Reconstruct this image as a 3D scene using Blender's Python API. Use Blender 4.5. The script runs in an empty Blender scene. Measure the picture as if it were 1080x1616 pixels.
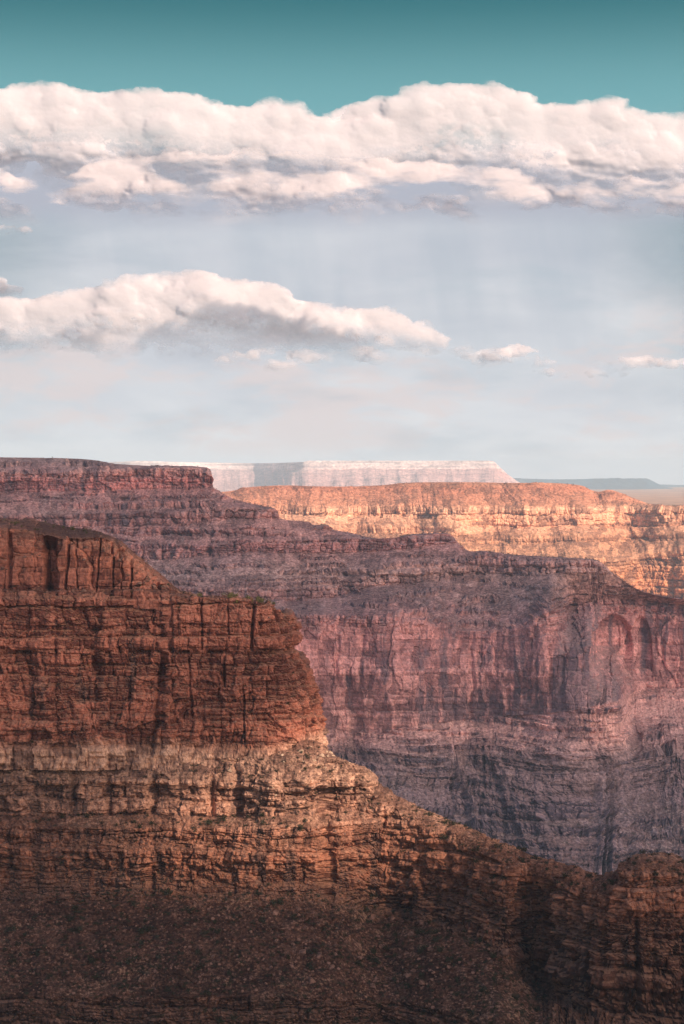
import bpy, math, random
import numpy as np
R = math.radians
random.seed(7)
C = bpy.data.collections.new("canyon_view")
bpy.context.scene.collection.children.link(C)
SC = bpy.context.scene

# ------------------------------------------------------------------ camera, light, exposure
F = 3015.0            # focal length in photograph pixels (1080 x 1616)
HY = 752.0            # row of the horizon
cam_d = bpy.data.cameras.new("camera")
cam_d.sensor_fit = 'VERTICAL'; cam_d.sensor_height = 36.0; cam_d.sensor_width = 24.06
cam_d.lens = F / 1616 * 36
cam_d.shift_y = (HY - 808) / 1616.0
cam_d.clip_start = 1.0; cam_d.clip_end = 200000.0
cam = bpy.data.objects.new("camera", cam_d); C.objects.link(cam)
cam.location = (0, 0, 0); cam.rotation_euler = (R(90), 0, 0)
SC.camera = cam

SUN_DIR = np.array([0.60, -0.62, 0.54]); SUN_DIR /= np.linalg.norm(SUN_DIR)   # towards the sun
SUN_EL = math.asin(SUN_DIR[2]); SUN_AZ = math.atan2(SUN_DIR[0], SUN_DIR[1])
from mathutils import Vector
sd = bpy.data.lights.new("sun", 'SUN'); sd.energy = 4.6; sd.angle = R(0.5); sd.color = (1.0, 0.83, 0.67)
sun = bpy.data.objects.new("sun", sd); C.objects.link(sun)
sun.rotation_euler = Vector((-SUN_DIR[0], -SUN_DIR[1], -SUN_DIR[2])).to_track_quat('-Z', 'Y').to_euler()
sun.location = (600, -600, 600)

SC.view_settings.view_transform = 'Standard'; SC.view_settings.look = 'None'
SC.view_settings.exposure = 0.75; SC.view_settings.gamma = 1.0; SC.view_settings.use_curve_mapping = False
SC.render.engine = 'CYCLES'
cy = SC.cycles
cy.use_denoising = True
cy.max_bounces = 5; cy.diffuse_bounces = 3; cy.volume_bounces = 1; cy.transparent_max_bounces = 12
cy.use_adaptive_sampling = True; cy.adaptive_threshold = 0.012

# ------------------------------------------------------------------ node shorthand
class S:
    """a socket with arithmetic, for writing node trees as formulas"""
    def __init__(s, nt, sock): s.nt = nt; s.k = sock
    def _m(s, op, *a, clamp=False):
        n = s.nt.nodes.new('ShaderNodeMath'); n.operation = op; n.use_clamp = clamp
        for i, v in enumerate((s,) + a):
            if isinstance(v, S): s.nt.links.new(v.k, n.inputs[i])
            else: n.inputs[i].default_value = float(v)
        return S(s.nt, n.outputs[0])
    def __add__(s, o): return s._m('ADD', o)
    __radd__ = __add__
    def __sub__(s, o): return s._m('SUBTRACT', o)
    def __rsub__(s, o): return s._m('MULTIPLY_ADD', -1.0, o)
    def __mul__(s, o): return s._m('MULTIPLY', o)
    __rmul__ = __mul__
    def __truediv__(s, o): return s._m('DIVIDE', o)
    def clamp(s): return s._m('ADD', 0.0, clamp=True)
    def pow(s, e): return s._m('POWER', e)
    def abs(s): return s._m('ABSOLUTE')
    def max(s, o): return s._m('MAXIMUM', o)
    def min(s, o): return s._m('MINIMUM', o)
    def step(s, a, b):
        n = s.nt.nodes.new('ShaderNodeMapRange'); n.interpolation_type = 'SMOOTHSTEP'; n.clamp = True
        s.nt.links.new(s.k, n.inputs['Value'])
        for nm, v in (('From Min', a), ('From Max', b)):
            if isinstance(v, S): s.nt.links.new(v.k, n.inputs[nm])
            else: n.inputs[nm].default_value = v
        return S(s.nt, n.outputs['Result'])
def lk(nt, v, inp):
    if isinstance(v, S): nt.links.new(v.k, inp)
    elif isinstance(v, (tuple, list)):
        inp.default_value = tuple(v) + ((1.0,) if len(v) == 3 and len(inp.default_value) == 4 else ())
    else: inp.default_value = v
def combine(nt, x, y, z):
    n = nt.nodes.new('ShaderNodeCombineXYZ')
    for i, v in enumerate((x, y, z)): lk(nt, v, n.inputs[i])
    return S(nt, n.outputs[0])
def separate(nt, v):
    n = nt.nodes.new('ShaderNodeSeparateXYZ'); nt.links.new(v.k, n.inputs[0])
    return [S(nt, o) for o in n.outputs]
def vmath(nt, op, a, b=None, scale=None):
    n = nt.nodes.new('ShaderNodeVectorMath'); n.operation = op
    lk(nt, a, n.inputs[0])
    if b is not None: lk(nt, b, n.inputs[1])
    if scale is not None: lk(nt, scale, n.inputs['Scale'])
    return S(nt, n.outputs[0])
def noise(nt, vec, scale=1.0, detail=4, rough=0.5, dist=0.0, color=False, typ='FBM'):
    n = nt.nodes.new('ShaderNodeTexNoise'); n.noise_dimensions = '3D'; n.noise_type = typ
    lk(nt, vec, n.inputs['Vector']); lk(nt, scale, n.inputs['Scale']); n.inputs['Detail'].default_value = detail
    n.inputs['Roughness'].default_value = rough; n.inputs['Distortion'].default_value = dist
    return S(nt, n.outputs['Color' if color else 'Fac'])
def voronoi(nt, vec, scale=1.0, detail=0, rough=0.5, smooth=0.4, lac=2.1):
    n = nt.nodes.new('ShaderNodeTexVoronoi'); n.feature = 'F1'; n.normalize = True
    lk(nt, vec, n.inputs['Vector']); n.inputs['Scale'].default_value = scale; n.inputs['Detail'].default_value = detail
    n.inputs['Roughness'].default_value = rough; n.inputs['Lacunarity'].default_value = lac
    return S(nt, n.outputs['Distance'])
def mixc(nt, f, a, b, blend='MIX'):
    n = nt.nodes.new('ShaderNodeMix'); n.data_type = 'RGBA'; n.blend_type = blend; n.clamp_factor = True
    lk(nt, f, n.inputs[0]); lk(nt, a, n.inputs[6]); lk(nt, b, n.inputs[7])
    return S(nt, n.outputs[2])
def ramp(nt, f, pts, interp='LINEAR'):
    n = nt.nodes.new('ShaderNodeValToRGB'); n.color_ramp.interpolation = interp
    nt.links.new(f.k, n.inputs[0]); el = n.color_ramp.elements
    while len(el) < len(pts): el.new(0.5)
    for e, (p, c) in zip(el, pts): e.position = p; e.color = tuple(c) + (1,)
    return S(nt, n.outputs[0])
def curve(nt, f, pts):
    n = nt.nodes.new('ShaderNodeFloatCurve'); nt.links.new(f.k, n.inputs['Value'])
    cv = n.mapping.curves[0]
    while len(cv.points) < len(pts): cv.points.new(0.5, 0.5)
    for p, (x, y) in zip(cv.points, pts): p.location = (x, y); p.handle_type = 'AUTO'
    n.mapping.update()
    return S(nt, n.outputs[0])
def lin(r, g, b):
    f = lambda c: (c / 255 / 12.92) if c <= 10 else ((c / 255 + 0.055) / 1.055) ** 2.4
    return (f(r), f(g), f(b))

# ------------------------------------------------------------------ sky
W = bpy.data.worlds.new("World"); SC.world = W; W.use_nodes = True
def build_world():
    nt = W.node_tree; nt.nodes.clear()
    out = nt.nodes.new('ShaderNodeOutputWorld'); bg = nt.nodes.new('ShaderNodeBackground')
    nt.links.new(bg.outputs[0], out.inputs[0]); bg.inputs[1].default_value = 0.1
    sky = nt.nodes.new('ShaderNodeTexSky'); sky.sky_type = 'NISHITA'; sky.sun_disc = False
    sky.sun_elevation = SUN_EL; sky.sun_rotation = SUN_AZ; sky.altitude = 1400; sky.air_density = 1.0; sky.dust_density = 1.2
    nt.links.new(mixc(nt, 1.0, S(nt, sky.outputs[0]), (1.06, 0.95, 0.90), 'MULTIPLY').k, bg.inputs[0])
build_world()
def sky_material():
    """the sky in front of the camera: clear air, veils and cumulus banks laid out by compass bearing and elevation"""
    m = bpy.data.materials.new('sky'); m.use_nodes = True; nt = m.node_tree; nt.nodes.clear()
    m.cycles.emission_sampling = 'NONE'
    out = nt.nodes.new('ShaderNodeOutputMaterial'); bg = nt.nodes.new('ShaderNodeEmission')
    nt.links.new(bg.outputs[0], out.inputs[0]); bg.inputs[1].default_value = 1.0
    ge = nt.nodes.new('ShaderNodeNewGeometry')
    x, y, z = separate(nt, S(nt, ge.outputs['Position']))
    hyp = (x * x + y * y).pow(0.5)
    X = x._m('ARCTAN2', y) * F            # bearing and elevation in photograph pixels: 0,0 is straight ahead on the horizon
    E = (z / hyp) * F
    U = ((X + 700.0) / 1400.0).clamp()
    k = 1.0 / 2 ** SC.view_settings.exposure
    col = lambda r, g, b: tuple(c * k for c in lin(r, g, b))
    base = mixc(nt, E.step(560, 790), col(122, 177, 184), col(54, 116, 125))
    base = mixc(nt, E.step(380, 600), col(176, 198, 204), base)
    # pale veil under the cumulus
    pl = combine(nt, X * (1 / 520), E * (1 / 160), 3.1)
    vn = noise(nt, pl, 1.0, 5, 0.6, 0.6)
    veil_c = mixc(nt, (E * (1 / 420.0) + (vn - 0.5) * 2.0).clamp(), col(238, 238, 240), col(204, 207, 216))
    edge = (X.abs() + (vn - 0.5) * 260.0).step(330, 660)  # vignette painted into the veil, darker towards both sides
    veil_c = mixc(nt, edge * 0.8 * E.step(0, 420), veil_c, col(132, 156, 166))
    veil_hi = mixc(nt, E.step(380, 430), veil_c, col(186, 188, 201))
    veil = mixc(nt, (1.0 - (E + (vn - 0.5) * 70.0).step(485, 560)) * 0.97, base, veil_hi)
    cur = veil
    # thin teal openings and pink scraps low in the sky
    wn = noise(nt, combine(nt, X * (1 / 90), E * (1 / 34), 11.3), 1.0, 5, 0.6, 0.4)
    wm = noise(nt, combine(nt, X * (1 / 330), E * (1 / 150), 5.7), 1.0, 2, 0.5)
    scraps = (wn + (wm - 0.5) * 1.2).step(0.48, 0.72) * (1.0 - E.step(190, 320)) * E.step(8, 60)
    cur = mixc(nt, scraps * 0.7, cur, col(236, 219, 216))
    rn = noise(nt, combine(nt, X * (1 / 130) + E * (1 / 900), E * (1 / 620), 31.0), 1.0, 4, 0.55)
    cur = mixc(nt, rn.step(0.42, 0.70) * 0.4 * E.step(120, 300) * (1.0 - E.step(400, 440)), cur, col(176, 188, 201))
    gn = noise(nt, combine(nt, X * (1 / 260), E * (1 / 70), 21.3), 1.0, 4, 0.55)
    cur = mixc(nt, gn.step(0.5, 0.72) * 0.5 * (1.0 - E.step(300, 400)), cur, col(184, 197, 207))

    nt.links.new(cur.k, bg.inputs[0])
    return m

# ------------------------------------------------------------------ numpy noise
def _hash(i, j, k, seed):
    h = (i.astype(np.uint32) * np.uint32(374761393)) ^ (j.astype(np.uint32) * np.uint32(668265263)) ^ (k.astype(np.uint32) * np.uint32(2147483647 - 58)) ^ np.uint32((seed * 2654435761) & 0xffffffff)
    h = (h ^ (h >> np.uint32(13))) * np.uint32(1274126177)
    h = (h ^ (h >> np.uint32(16))) * np.uint32(2246822519)
    return h ^ (h >> np.uint32(15))
def hrand(i, j=None, seed=0):
    i = np.asarray(i, np.int64); j = np.zeros_like(i) if j is None else np.asarray(j, np.int64)
    return (_hash(i & 0xffffffff, j & 0xffffffff, np.zeros_like(i), seed) & np.uint32(0xffffff)).astype(np.float32) / 16777215.0
def vnoise(x, y, z, seed=0):
    """smooth value noise, -1..1"""
    x0 = np.floor(x); y0 = np.floor(y); z0 = np.floor(z)
    fx = (x - x0).astype(np.float32); fy = (y - y0).astype(np.float32); fz = (z - z0).astype(np.float32)
    q = lambda f: f * f * f * (f * (f * 6 - 15) + 10)
    u, v, w = q(fx), q(fy), q(fz)
    i = x0.astype(np.int64); j = y0.astype(np.int64); k = z0.astype(np.int64)
    m = 0xffffffff
    def g(a, b, c, dx, dy, dz):
        h = _hash((i + a) & m, (j + b) & m, (k + c) & m, seed)
        gx = (h & np.uint32(1023)).astype(np.float32) * (2 / 1023.0) - 1
        gy = ((h >> np.uint32(10)) & np.uint32(1023)).astype(np.float32) * (2 / 1023.0) - 1
        gz = ((h >> np.uint32(20)) & np.uint32(1023)).astype(np.float32) * (2 / 1023.0) - 1
        return gx * (fx - dx) + gy * (fy - dy) + gz * (fz - dz)
    L = lambda a, b, t: a + (b - a) * t
    r = L(L(L(g(0, 0, 0, 0, 0, 0), g(1, 0, 0, 1, 0, 0), u), L(g(0, 1, 0, 0, 1, 0), g(1, 1, 0, 1, 1, 0), u), v),
          L(L(g(0, 0, 1, 0, 0, 1), g(1, 0, 1, 1, 0, 1), u), L(g(0, 1, 1, 0, 1, 1), g(1, 1, 1, 1, 1, 1), u), v), w)
    return r * 1.25
def fbm(x, y, z, oct=4, seed=0, gain=0.5, ridge=False):
    a = 1.0; s = 0; t = 0
    for o in range(oct):
        n = vnoise(x, y, z, seed + o * 17)
        if ridge: n = 1 - 2 * np.abs(n)
        s = s + a * n; t += a; a *= gain
        x = x * 2.03 + 13.7; y = y * 2.03 + 7.1; z = z * 2.03 + 3.3
    return s / t
def sstep(a, b, x):
    t = np.clip((x - a) / (b - a), 0, 1); return t * t * (3 - 2 * t)
def pchip(xs, ys, x):
    xs = np.asarray(xs, float); ys = np.asarray(ys, float)
    if len(xs) == 1: return np.full_like(x, ys[0])
    h = np.diff(xs); dl = np.diff(ys) / h
    m = np.zeros_like(ys); m[0] = dl[0]; m[-1] = dl[-1]
    for i in range(1, len(ys) - 1):
        if dl[i - 1] * dl[i] > 0:
            w1 = 2 * h[i] + h[i - 1]; w2 = h[i] + 2 * h[i - 1]
            m[i] = (w1 + w2) / (w1 / dl[i - 1] + w2 / dl[i])
    xc = np.clip(x, xs[0], xs[-1]); k = np.clip(np.searchsorted(xs, xc) - 1, 0, len(h) - 1)
    t = (xc - xs[k]) / h[k]
    return ((2 * t**3 - 3 * t**2 + 1) * ys[k] + (t**3 - 2 * t**2 + t) * h[k] * m[k] + (-2 * t**3 + 3 * t**2) * ys[k + 1] + (t**3 - t**2) * h[k] * m[k + 1])
def world(x, y, Y):
    return np.stack([(x - 540) * Y / F, Y + 0 * x, (HY - y) * Y / F], -1)

# ------------------------------------------------------------------ terrain building
def loft(levels, segs):
    """levels: list of (nu,3) contour lines; segs: (rows, talus 0..1 or array, ease)"""
    rows = []; tal = []
    for j, (n, t, ease) in enumerate(segs):
        a, b = levels[j], levels[j + 1]
        nu = len(a); tt = np.zeros(nu) + t
        for r in range(n):
            f = r / n
            fx = f ** ease if ease > 0 else 1 - (1 - f) ** (-ease)     # horizontal easing: concave or convex profile
            P = a + (b - a) * f
            P[:, :2] = a[:, :2] + (b[:, :2] - a[:, :2]) * fx
            rows.append(P); tal.append(tt)
    rows.append(levels[-1].copy()); tal.append(tal[-1])
    P = np.stack(rows); T = np.stack(tal)
    # soften the join between cliff and slope a little
    for _ in range(2):
        T[1:-1] = (T[:-2] + 2 * T[1:-1] + T[2:]) / 4
    return P, T
def normals(P):
    du = np.gradient(P, axis=1); dv = np.gradient(P, axis=0)
    n = np.cross(dv, du); n /= np.linalg.norm(n, axis=-1, keepdims=True) + 1e-9
    return n
def outward(P, zk=0.35):
    n = normals(P); n[..., 2] *= zk
    n /= np.linalg.norm(n, axis=-1, keepdims=True) + 1e-9
    return n
def arclen(level):
    d = np.linalg.norm(np.diff(level[:, :2], axis=0), axis=1)
    return np.concatenate([[0], np.cumsum(d)])
class Beds:
    def __init__(s, lo, hi, tmin, tmax, seed, wa=0.8, wb=2.2):
        rng = np.random.RandomState(seed); b = [lo]
        while b[-1] < hi: b.append(b[-1] + tmin + (tmax - tmin) * rng.rand() ** 2)
        s.b = np.array(b); s.th = np.diff(s.b); s.off = rng.rand(len(b)) - 0.5; s.wid = wa + (wb - wa) * rng.rand(len(b)); s.seed = seed
    def at(s, zz, sx):
        """bed number, thickness, height in bed, block random, distance to joint and to bedding plane, joint strength, block offset"""
        i = np.clip(np.searchsorted(s.b, zz) - 1, 0, len(s.th) - 1)
        th = s.th[i]; fz = np.clip((zz - s.b[i]) / th, 0, 1)
        w = th * s.wid[i]
        q = sx / w + hrand(i, None, s.seed + 5) * 37
        c = np.floor(q)
        jit = lambda n: n + 0.62 * (hrand(i, n, s.seed + 9) - 0.5)
        c = np.where(q < jit(c), c - 1, np.where(q > jit(c + 1), c + 1, c))
        l, r_ = q - jit(c), jit(c + 1) - q
        ex = np.minimum(l, r_) * w; jid = np.where(l < r_, c, c + 1)
        js = hrand(i, jid, s.seed + 13) ** 1.6
        return i, th, fz, hrand(i, c, s.seed + 1), np.maximum(ex, 0), np.minimum(fz, 1 - fz) * th, js, w
def rock_face(P, s, seed, beds, A, sc=1.0):
    """outward displacement of a bedded, jointed cliff. beds: (Beds, bed offset, block offset, crack depth, crack width, rounding)"""
    x, y, z = P[..., 0], P[..., 1], P[..., 2]
    S2 = np.broadcast_to(s[None, :], z.shape)
    warp = fbm(x / (45 * sc), y / (45 * sc), z / (30 * sc), 3, seed)
    wob = fbm(x / (7 * sc), y / (7 * sc), z / (7 * sc), 4, seed + 3)
    wob2 = fbm(x / (5 * sc), y / (5 * sc), z / (9 * sc), 3, seed + 4)
    zz = z + A.get('zwarp', 1.2) * warp + 0.9 * sc * wob
    sx = S2 + 1.5 * sc * wob2 + 3.0 * sc * fbm(x / (20 * sc), y / (20 * sc), z / (9 * sc), 2, seed + 8)
    d = A['butt'] * fbm(S2 / (38 * sc), z / (120 * sc), 0 * z + 3.3, 3, seed + 11)
    d += A.get('flute', 0) * fbm((S2 + 2 * sc * wob) / (13 * sc), z / (45 * sc), 0 * z, 3, seed + 12, ridge=True)
    tone = 0.5
    for bi, (bd, ab, ak, cr, cw, pil) in enumerate(beds):
        i, th, fz, r, ex, ez, js, w = bd.at(zz, sx)
        seg = np.floor(sx / (th * 6) + 3 * hrand(i, None, bd.seed + 3))
        hs = hrand(i, seed * 0 + seg, bd.seed + 31)
        d += ab * bd.off[i] * (0.4 + 1.2 * hs) + ak * (r - 0.5)
        d -= cr * (0.1 + 1.2 * js) * np.exp(-(ex / cw) ** 2) + cr * (0.15 + 0.9 * hs ** 2) * np.exp(-(ez / cw) ** 2)
        d -= pil * (np.clip(1 - ex / (0.3 * w), 0, 1) ** 2 + np.clip(1 - ez / (0.4 * th), 0, 1) ** 2)
        tone = tone + (0.55, 0.4, 0.2)[bi] * (r - 0.5) + (0.35 * bd.off[i] if bi == 0 else 0)
    d += A['rough'] * fbm(x / (6 * sc), y / (6 * sc), z / (5 * sc), 5, seed + 21, 0.62, True)
    d += A.get('chop', 0) * fbm(x / (16 * sc), y / (16 * sc), z / (12 * sc), 5, seed + 25, 0.6)
    for k, (cu, cv, amp, crk, wid_) in enumerate(A.get('cells', ())):
        rid, e = cells(sx / cu, zz / cv, seed + 50 + 7 * k)
        d += amp * (rid - 0.5) - crk * np.exp(-(e / wid_) ** 2) * (0.3 + 0.9 * hrand(np.floor(rid * 997), None, 5))
        tone = tone + 0.45 * (rid - 0.5)
    if 'joint' in A:                                   # master joints that cut through many beds
        q = (S2 + 4 * sc * fbm(x / (25 * sc), y / (25 * sc), z / (14 * sc), 3, seed + 27)) / (13 * sc); c = np.floor(q + 0.5)
        jp = c + 0.7 * (hrand(c, None, seed + 28) - 0.5); st = hrand(c, np.floor(z / (22 * sc)), seed + 29) ** 1.5
        d -= A['joint'] * st * np.exp(-((q - jp) * 13 * sc / (0.9 * sc)) ** 2)
    return d, np.clip(tone, 0, 1)
def cells(u, v, seed, p=3.0):
    """jointed blocks in a plane: random per block and distance to the block's edge (cell units)"""
    iu = np.floor(u); iv = np.floor(v)
    f1 = np.full(u.shape, 9.0, np.float32); f2 = f1.copy(); rid = np.zeros(u.shape, np.float32)
    for a in (-1, 0, 1):
        for b in (-1, 0, 1):
            cu, cv = iu + a, iv + b
            du = np.abs(cu + 0.15 + 0.7 * hrand(cu, cv, seed) - u); dv = np.abs(cv + 0.2 + 0.6 * hrand(cu, cv, seed + 1) - v)
            dd = ((du ** p + dv ** p) ** (1 / p)).astype(np.float32)
            nr = dd < f1
            f2 = np.where(nr, f1, np.minimum(f2, dd)); rid = np.where(nr, hrand(cu, cv, seed + 2), rid); f1 = np.where(nr, dd, f1)
    return rid, f2 - f1
def talus_face(P, s, seed, amp, sc=1.0, gully=0.0, gl=30.0, slant=0.35):
    x, y, z = P[..., 0], P[..., 1], P[..., 2]
    S2 = np.broadcast_to(s[None, :], z.shape)
    d = amp * (1.2 * fbm(x / (22 * sc), y / (22 * sc), z / (22 * sc), 4, seed) + 0.55 * fbm(x / (3.2 * sc), y / (3.2 * sc), z / (3.2 * sc), 4, seed + 5, 0.6))
    if gully:
        g = S2 + slant * z + 0.35 * gl * fbm(x / (gl * 1.6), y / (gl * 1.6), z / (gl * 1.6), 2, seed + 6)
        d += gully * fbm(g / gl, z / (gl * 7), 0 * z + 9, 4, seed + 7, 0.5, True)
    return d
def mesh_grid(name, P, geo, mat, parent=None, smooth=False):
    nv, nu = P.shape[:2]
    me = bpy.data.meshes.new(name)
    me.vertices.add(nv * nu); me.vertices.foreach_set('co', P.astype(np.float32).ravel())
    idx = np.arange(nv * nu).reshape(nv, nu)
    q = np.stack([idx[:-1, :-1], idx[1:, :-1], idx[1:, 1:], idx[:-1, 1:]], -1).reshape(-1, 4)
    me.loops.add(q.size); me.loops.foreach_set('vertex_index', q.ravel().astype(np.int32))
    me.polygons.add(len(q)); me.polygons.foreach_set('loop_start', (np.arange(len(q)) * 4).astype(np.int32))
    me.polygons.foreach_set('use_smooth', np.full(len(q), smooth))
    me.update(calc_edges=True)
    a = me.attributes.new('geo', 'FLOAT_COLOR', 'POINT')
    g = np.ones((nv * nu, 4), np.float32); g[:, :3] = geo.reshape(-1, 3)
    a.data.foreach_set('color', g.ravel())
    me.materials.append(mat)
    o = bpy.data.objects.new(name, me); C.objects.link(o)
    if parent: o.parent = parent
    return o
def tag(o, label, cat, group=None, kind=None):
    o['label'] = label; o['category'] = cat
    if group: o['group'] = group
    if kind: o['kind'] = kind
    return o
def empty(name, loc=(0, 0, 0)):
    o = bpy.data.objects.new(name, None); C.objects.link(o); o.location = loc; o.empty_display_size = 5
    return o
def mesh_obj(name, V, Fc, mat, parent=None, smooth=False):
    me = bpy.data.meshes.new(name); me.from_pydata([tuple(v) for v in V], [], [tuple(f) for f in Fc]); me.update()
    if smooth: me.polygons.foreach_set('use_smooth', [True] * len(me.polygons))
    if mat: me.materials.append(mat)
    o = bpy.data.objects.new(name, me); C.objects.link(o)
    if parent: o.parent = parent
    return o

# ------------------------------------------------------------------ materials
def rock_mat(name, zr, strata, talus_cols, stain_col, dust_col, sc=1.0, bump=0.6, stain=1.0, mott=0.35, dust=0.5, scrub=(0.045, 0.042, 0.028), tmix=0.25):
    """geo.r: random per bed, geo.g: talus, geo.b: desert varnish and painted shade"""
    m = bpy.data.materials.new(name); m.use_nodes = True; nt = m.node_tree
    b = nt.nodes['Principled BSDF']; b.inputs['Roughness'].default_value = 0.93; b.inputs['Specular IOR Level'].default_value = 0.12
    ge = nt.nodes.new('ShaderNodeNewGeometry'); pos = S(nt, ge.outputs['Position']); nrm = S(nt, ge.outputs['Normal'])
    at = nt.nodes.new('ShaderNodeAttribute'); at.attribute_name = 'geo'
    bed, tal, var = separate(nt, S(nt, at.outputs['Color']))
    x, y, z = separate(nt, pos); nz = separate(nt, nrm)[2]
    big = noise(nt, pos, 0.022 / sc, 4, 0.55)
    med = noise(nt, pos, 0.17 / sc, 6, 0.65)
    fine = noise(nt, pos, 0.85 / sc, 5, 0.7)
    lam = noise(nt, combine(nt, x * (0.03 / sc), y * (0.03 / sc), z * (0.6 / sc)), 1.0, 5, 0.65)
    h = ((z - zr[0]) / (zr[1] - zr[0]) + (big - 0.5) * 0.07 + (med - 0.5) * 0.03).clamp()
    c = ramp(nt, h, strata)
    c = mixc(nt, ((lam - 0.5) * 1.7 + (bed - 0.5) * 1.9 + (med - 0.5) * 1.7 + 0.5).step(-0.1, 1.1), mixc(nt, 1.0, c, (0.50, 0.45, 0.47), 'MULTIPLY'), mixc(nt, 1.0, c, (1.42, 1.36, 1.30), 'MULTIPLY'))
    # flaky patches and varnish streaks
    st = noise(nt, combine(nt, x * (0.33 / sc), y * (0.33 / sc), z * (0.045 / sc)), 1.0, 5, 0.62)
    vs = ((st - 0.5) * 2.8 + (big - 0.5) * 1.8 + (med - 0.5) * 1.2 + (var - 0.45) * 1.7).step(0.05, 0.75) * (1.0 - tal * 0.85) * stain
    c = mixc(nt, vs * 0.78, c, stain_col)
    c = mixc(nt, (med - 0.5).step(0.04, 0.22) * mott, c, mixc(nt, 1.0, c, (1.7, 1.6, 1.5), 'MULTIPLY'))
    t = ramp(nt, ((med - 0.5) * 1.7 + (fine - 0.5) * 2.7 + (big - 0.5) * 1.8 + 0.5).clamp(), talus_cols)
    scr = noise(nt, pos, 0.42 / sc, 3, 0.6)
    t = mixc(nt, (scr + (big - 0.5) * 0.5).step(0.56, 0.64) * 0.8, t, scrub)
    c = mixc(nt, tal, c, mixc(nt, tmix, t, c))
    flat = nz.step(0.35, 0.85) * (1.0 - tal) * dust
    c = mixc(nt, flat, c, dust_col)
    c = mixc(nt, (fine - 0.5).step(-0.22, 0.22), mixc(nt, 1.0, c, (0.58, 0.56, 0.57), 'MULTIPLY'), mixc(nt, 1.0, c, (1.42, 1.42, 1.40), 'MULTIPLY'))
    nt.links.new(c.k, b.inputs['Base Color'])
    bp = nt.nodes.new('ShaderNodeBump'); bp.inputs['Strength'].default_value = bump; bp.inputs['Distance'].default_value = 1.1 * sc
    hh = fine * 0.55 + med * 0.9 + lam * 0.5
    nt.links.new(hh.k, bp.inputs['Height']); nt.links.new(bp.outputs[0], b.inputs['Normal'])
    return m
def simple_mat(name, c1, c2, scale, rough=0.9, bump=0.0):
    m = bpy.data.materials.new(name); m.use_nodes = True; nt = m.node_tree
    b = nt.nodes['Principled BSDF']; b.inputs['Roughness'].default_value = rough; b.inputs['Specular IOR Level'].default_value = 0.15
    ge = nt.nodes.new('ShaderNodeNewGeometry')
    n = noise(nt, S(nt, ge.outputs['Position']), scale, 5, 0.6)
    nt.links.new(mixc(nt, n.step(0.35, 0.65), c1, c2).k, b.inputs['Base Color'])
    if bump:
        bp = nt.nodes.new('ShaderNodeBump'); bp.inputs['Strength'].default_value = bump; bp.inputs['Distance'].default_value = 0.6
        nt.links.new(n.k, bp.inputs['Height']); nt.links.new(bp.outputs[0], b.inputs['Normal'])
    return m

def zof(y, Y): return (HY - y) * Y / F
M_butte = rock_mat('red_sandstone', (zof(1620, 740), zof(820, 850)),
    [(0.0, (0.050, 0.024, 0.017)), (0.24, (0.085, 0.036, 0.025)), (0.33, (0.29, 0.115, 0.068)), (0.38, (0.25, 0.105, 0.066)), (0.41, (0.36, 0.185, 0.125)),  # vignette shade painted into the lowest strata and the rubble colours
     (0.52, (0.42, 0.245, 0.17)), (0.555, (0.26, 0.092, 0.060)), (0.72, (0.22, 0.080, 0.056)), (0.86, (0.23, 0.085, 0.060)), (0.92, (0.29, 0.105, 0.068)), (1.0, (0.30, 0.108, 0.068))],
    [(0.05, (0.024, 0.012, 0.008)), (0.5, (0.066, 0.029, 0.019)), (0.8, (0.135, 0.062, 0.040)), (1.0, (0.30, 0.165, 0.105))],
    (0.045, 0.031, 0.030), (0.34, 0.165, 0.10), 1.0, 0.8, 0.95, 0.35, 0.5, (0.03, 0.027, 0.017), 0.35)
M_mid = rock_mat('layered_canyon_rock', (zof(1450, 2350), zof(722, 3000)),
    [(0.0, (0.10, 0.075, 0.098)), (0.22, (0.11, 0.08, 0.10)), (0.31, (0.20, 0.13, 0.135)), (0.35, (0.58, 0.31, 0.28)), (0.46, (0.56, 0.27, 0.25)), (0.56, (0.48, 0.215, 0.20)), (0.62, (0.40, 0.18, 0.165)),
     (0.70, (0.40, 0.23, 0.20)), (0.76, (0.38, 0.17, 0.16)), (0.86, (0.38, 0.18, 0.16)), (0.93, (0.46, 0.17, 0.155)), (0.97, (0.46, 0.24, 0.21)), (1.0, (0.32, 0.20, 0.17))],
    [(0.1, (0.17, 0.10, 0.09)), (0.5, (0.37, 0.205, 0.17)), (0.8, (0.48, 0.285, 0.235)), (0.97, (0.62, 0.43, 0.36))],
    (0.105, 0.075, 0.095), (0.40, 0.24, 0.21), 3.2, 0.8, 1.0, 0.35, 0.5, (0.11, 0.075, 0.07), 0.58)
M_plateau = rock_mat('sunlit_plateau_rock', (zof(980, 5800), zof(760, 6300)),
    [(0.0, (0.47, 0.19, 0.095)), (0.35, (0.48, 0.205, 0.10)), (0.40, (0.42, 0.20, 0.11)), (0.62, (0.46, 0.22, 0.125)), (0.66, (0.54, 0.26, 0.155)), (0.80, (0.58, 0.31, 0.195)), (0.83, (0.40, 0.16, 0.095)), (0.92, (0.38, 0.135, 0.08)), (0.95, (0.35, 0.115, 0.068)), (1.0, (0.34, 0.135, 0.08))],
    [(0.1, (0.26, 0.12, 0.068)), (0.5, (0.42, 0.19, 0.11)), (0.85, (0.52, 0.265, 0.16)), (1.0, (0.62, 0.35, 0.22))],
    (0.20, 0.09, 0.06), (0.45, 0.23, 0.14), 6.0, 0.6, 0.6, 0.3, 0.4, (0.15, 0.09, 0.055), 0.62)
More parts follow.
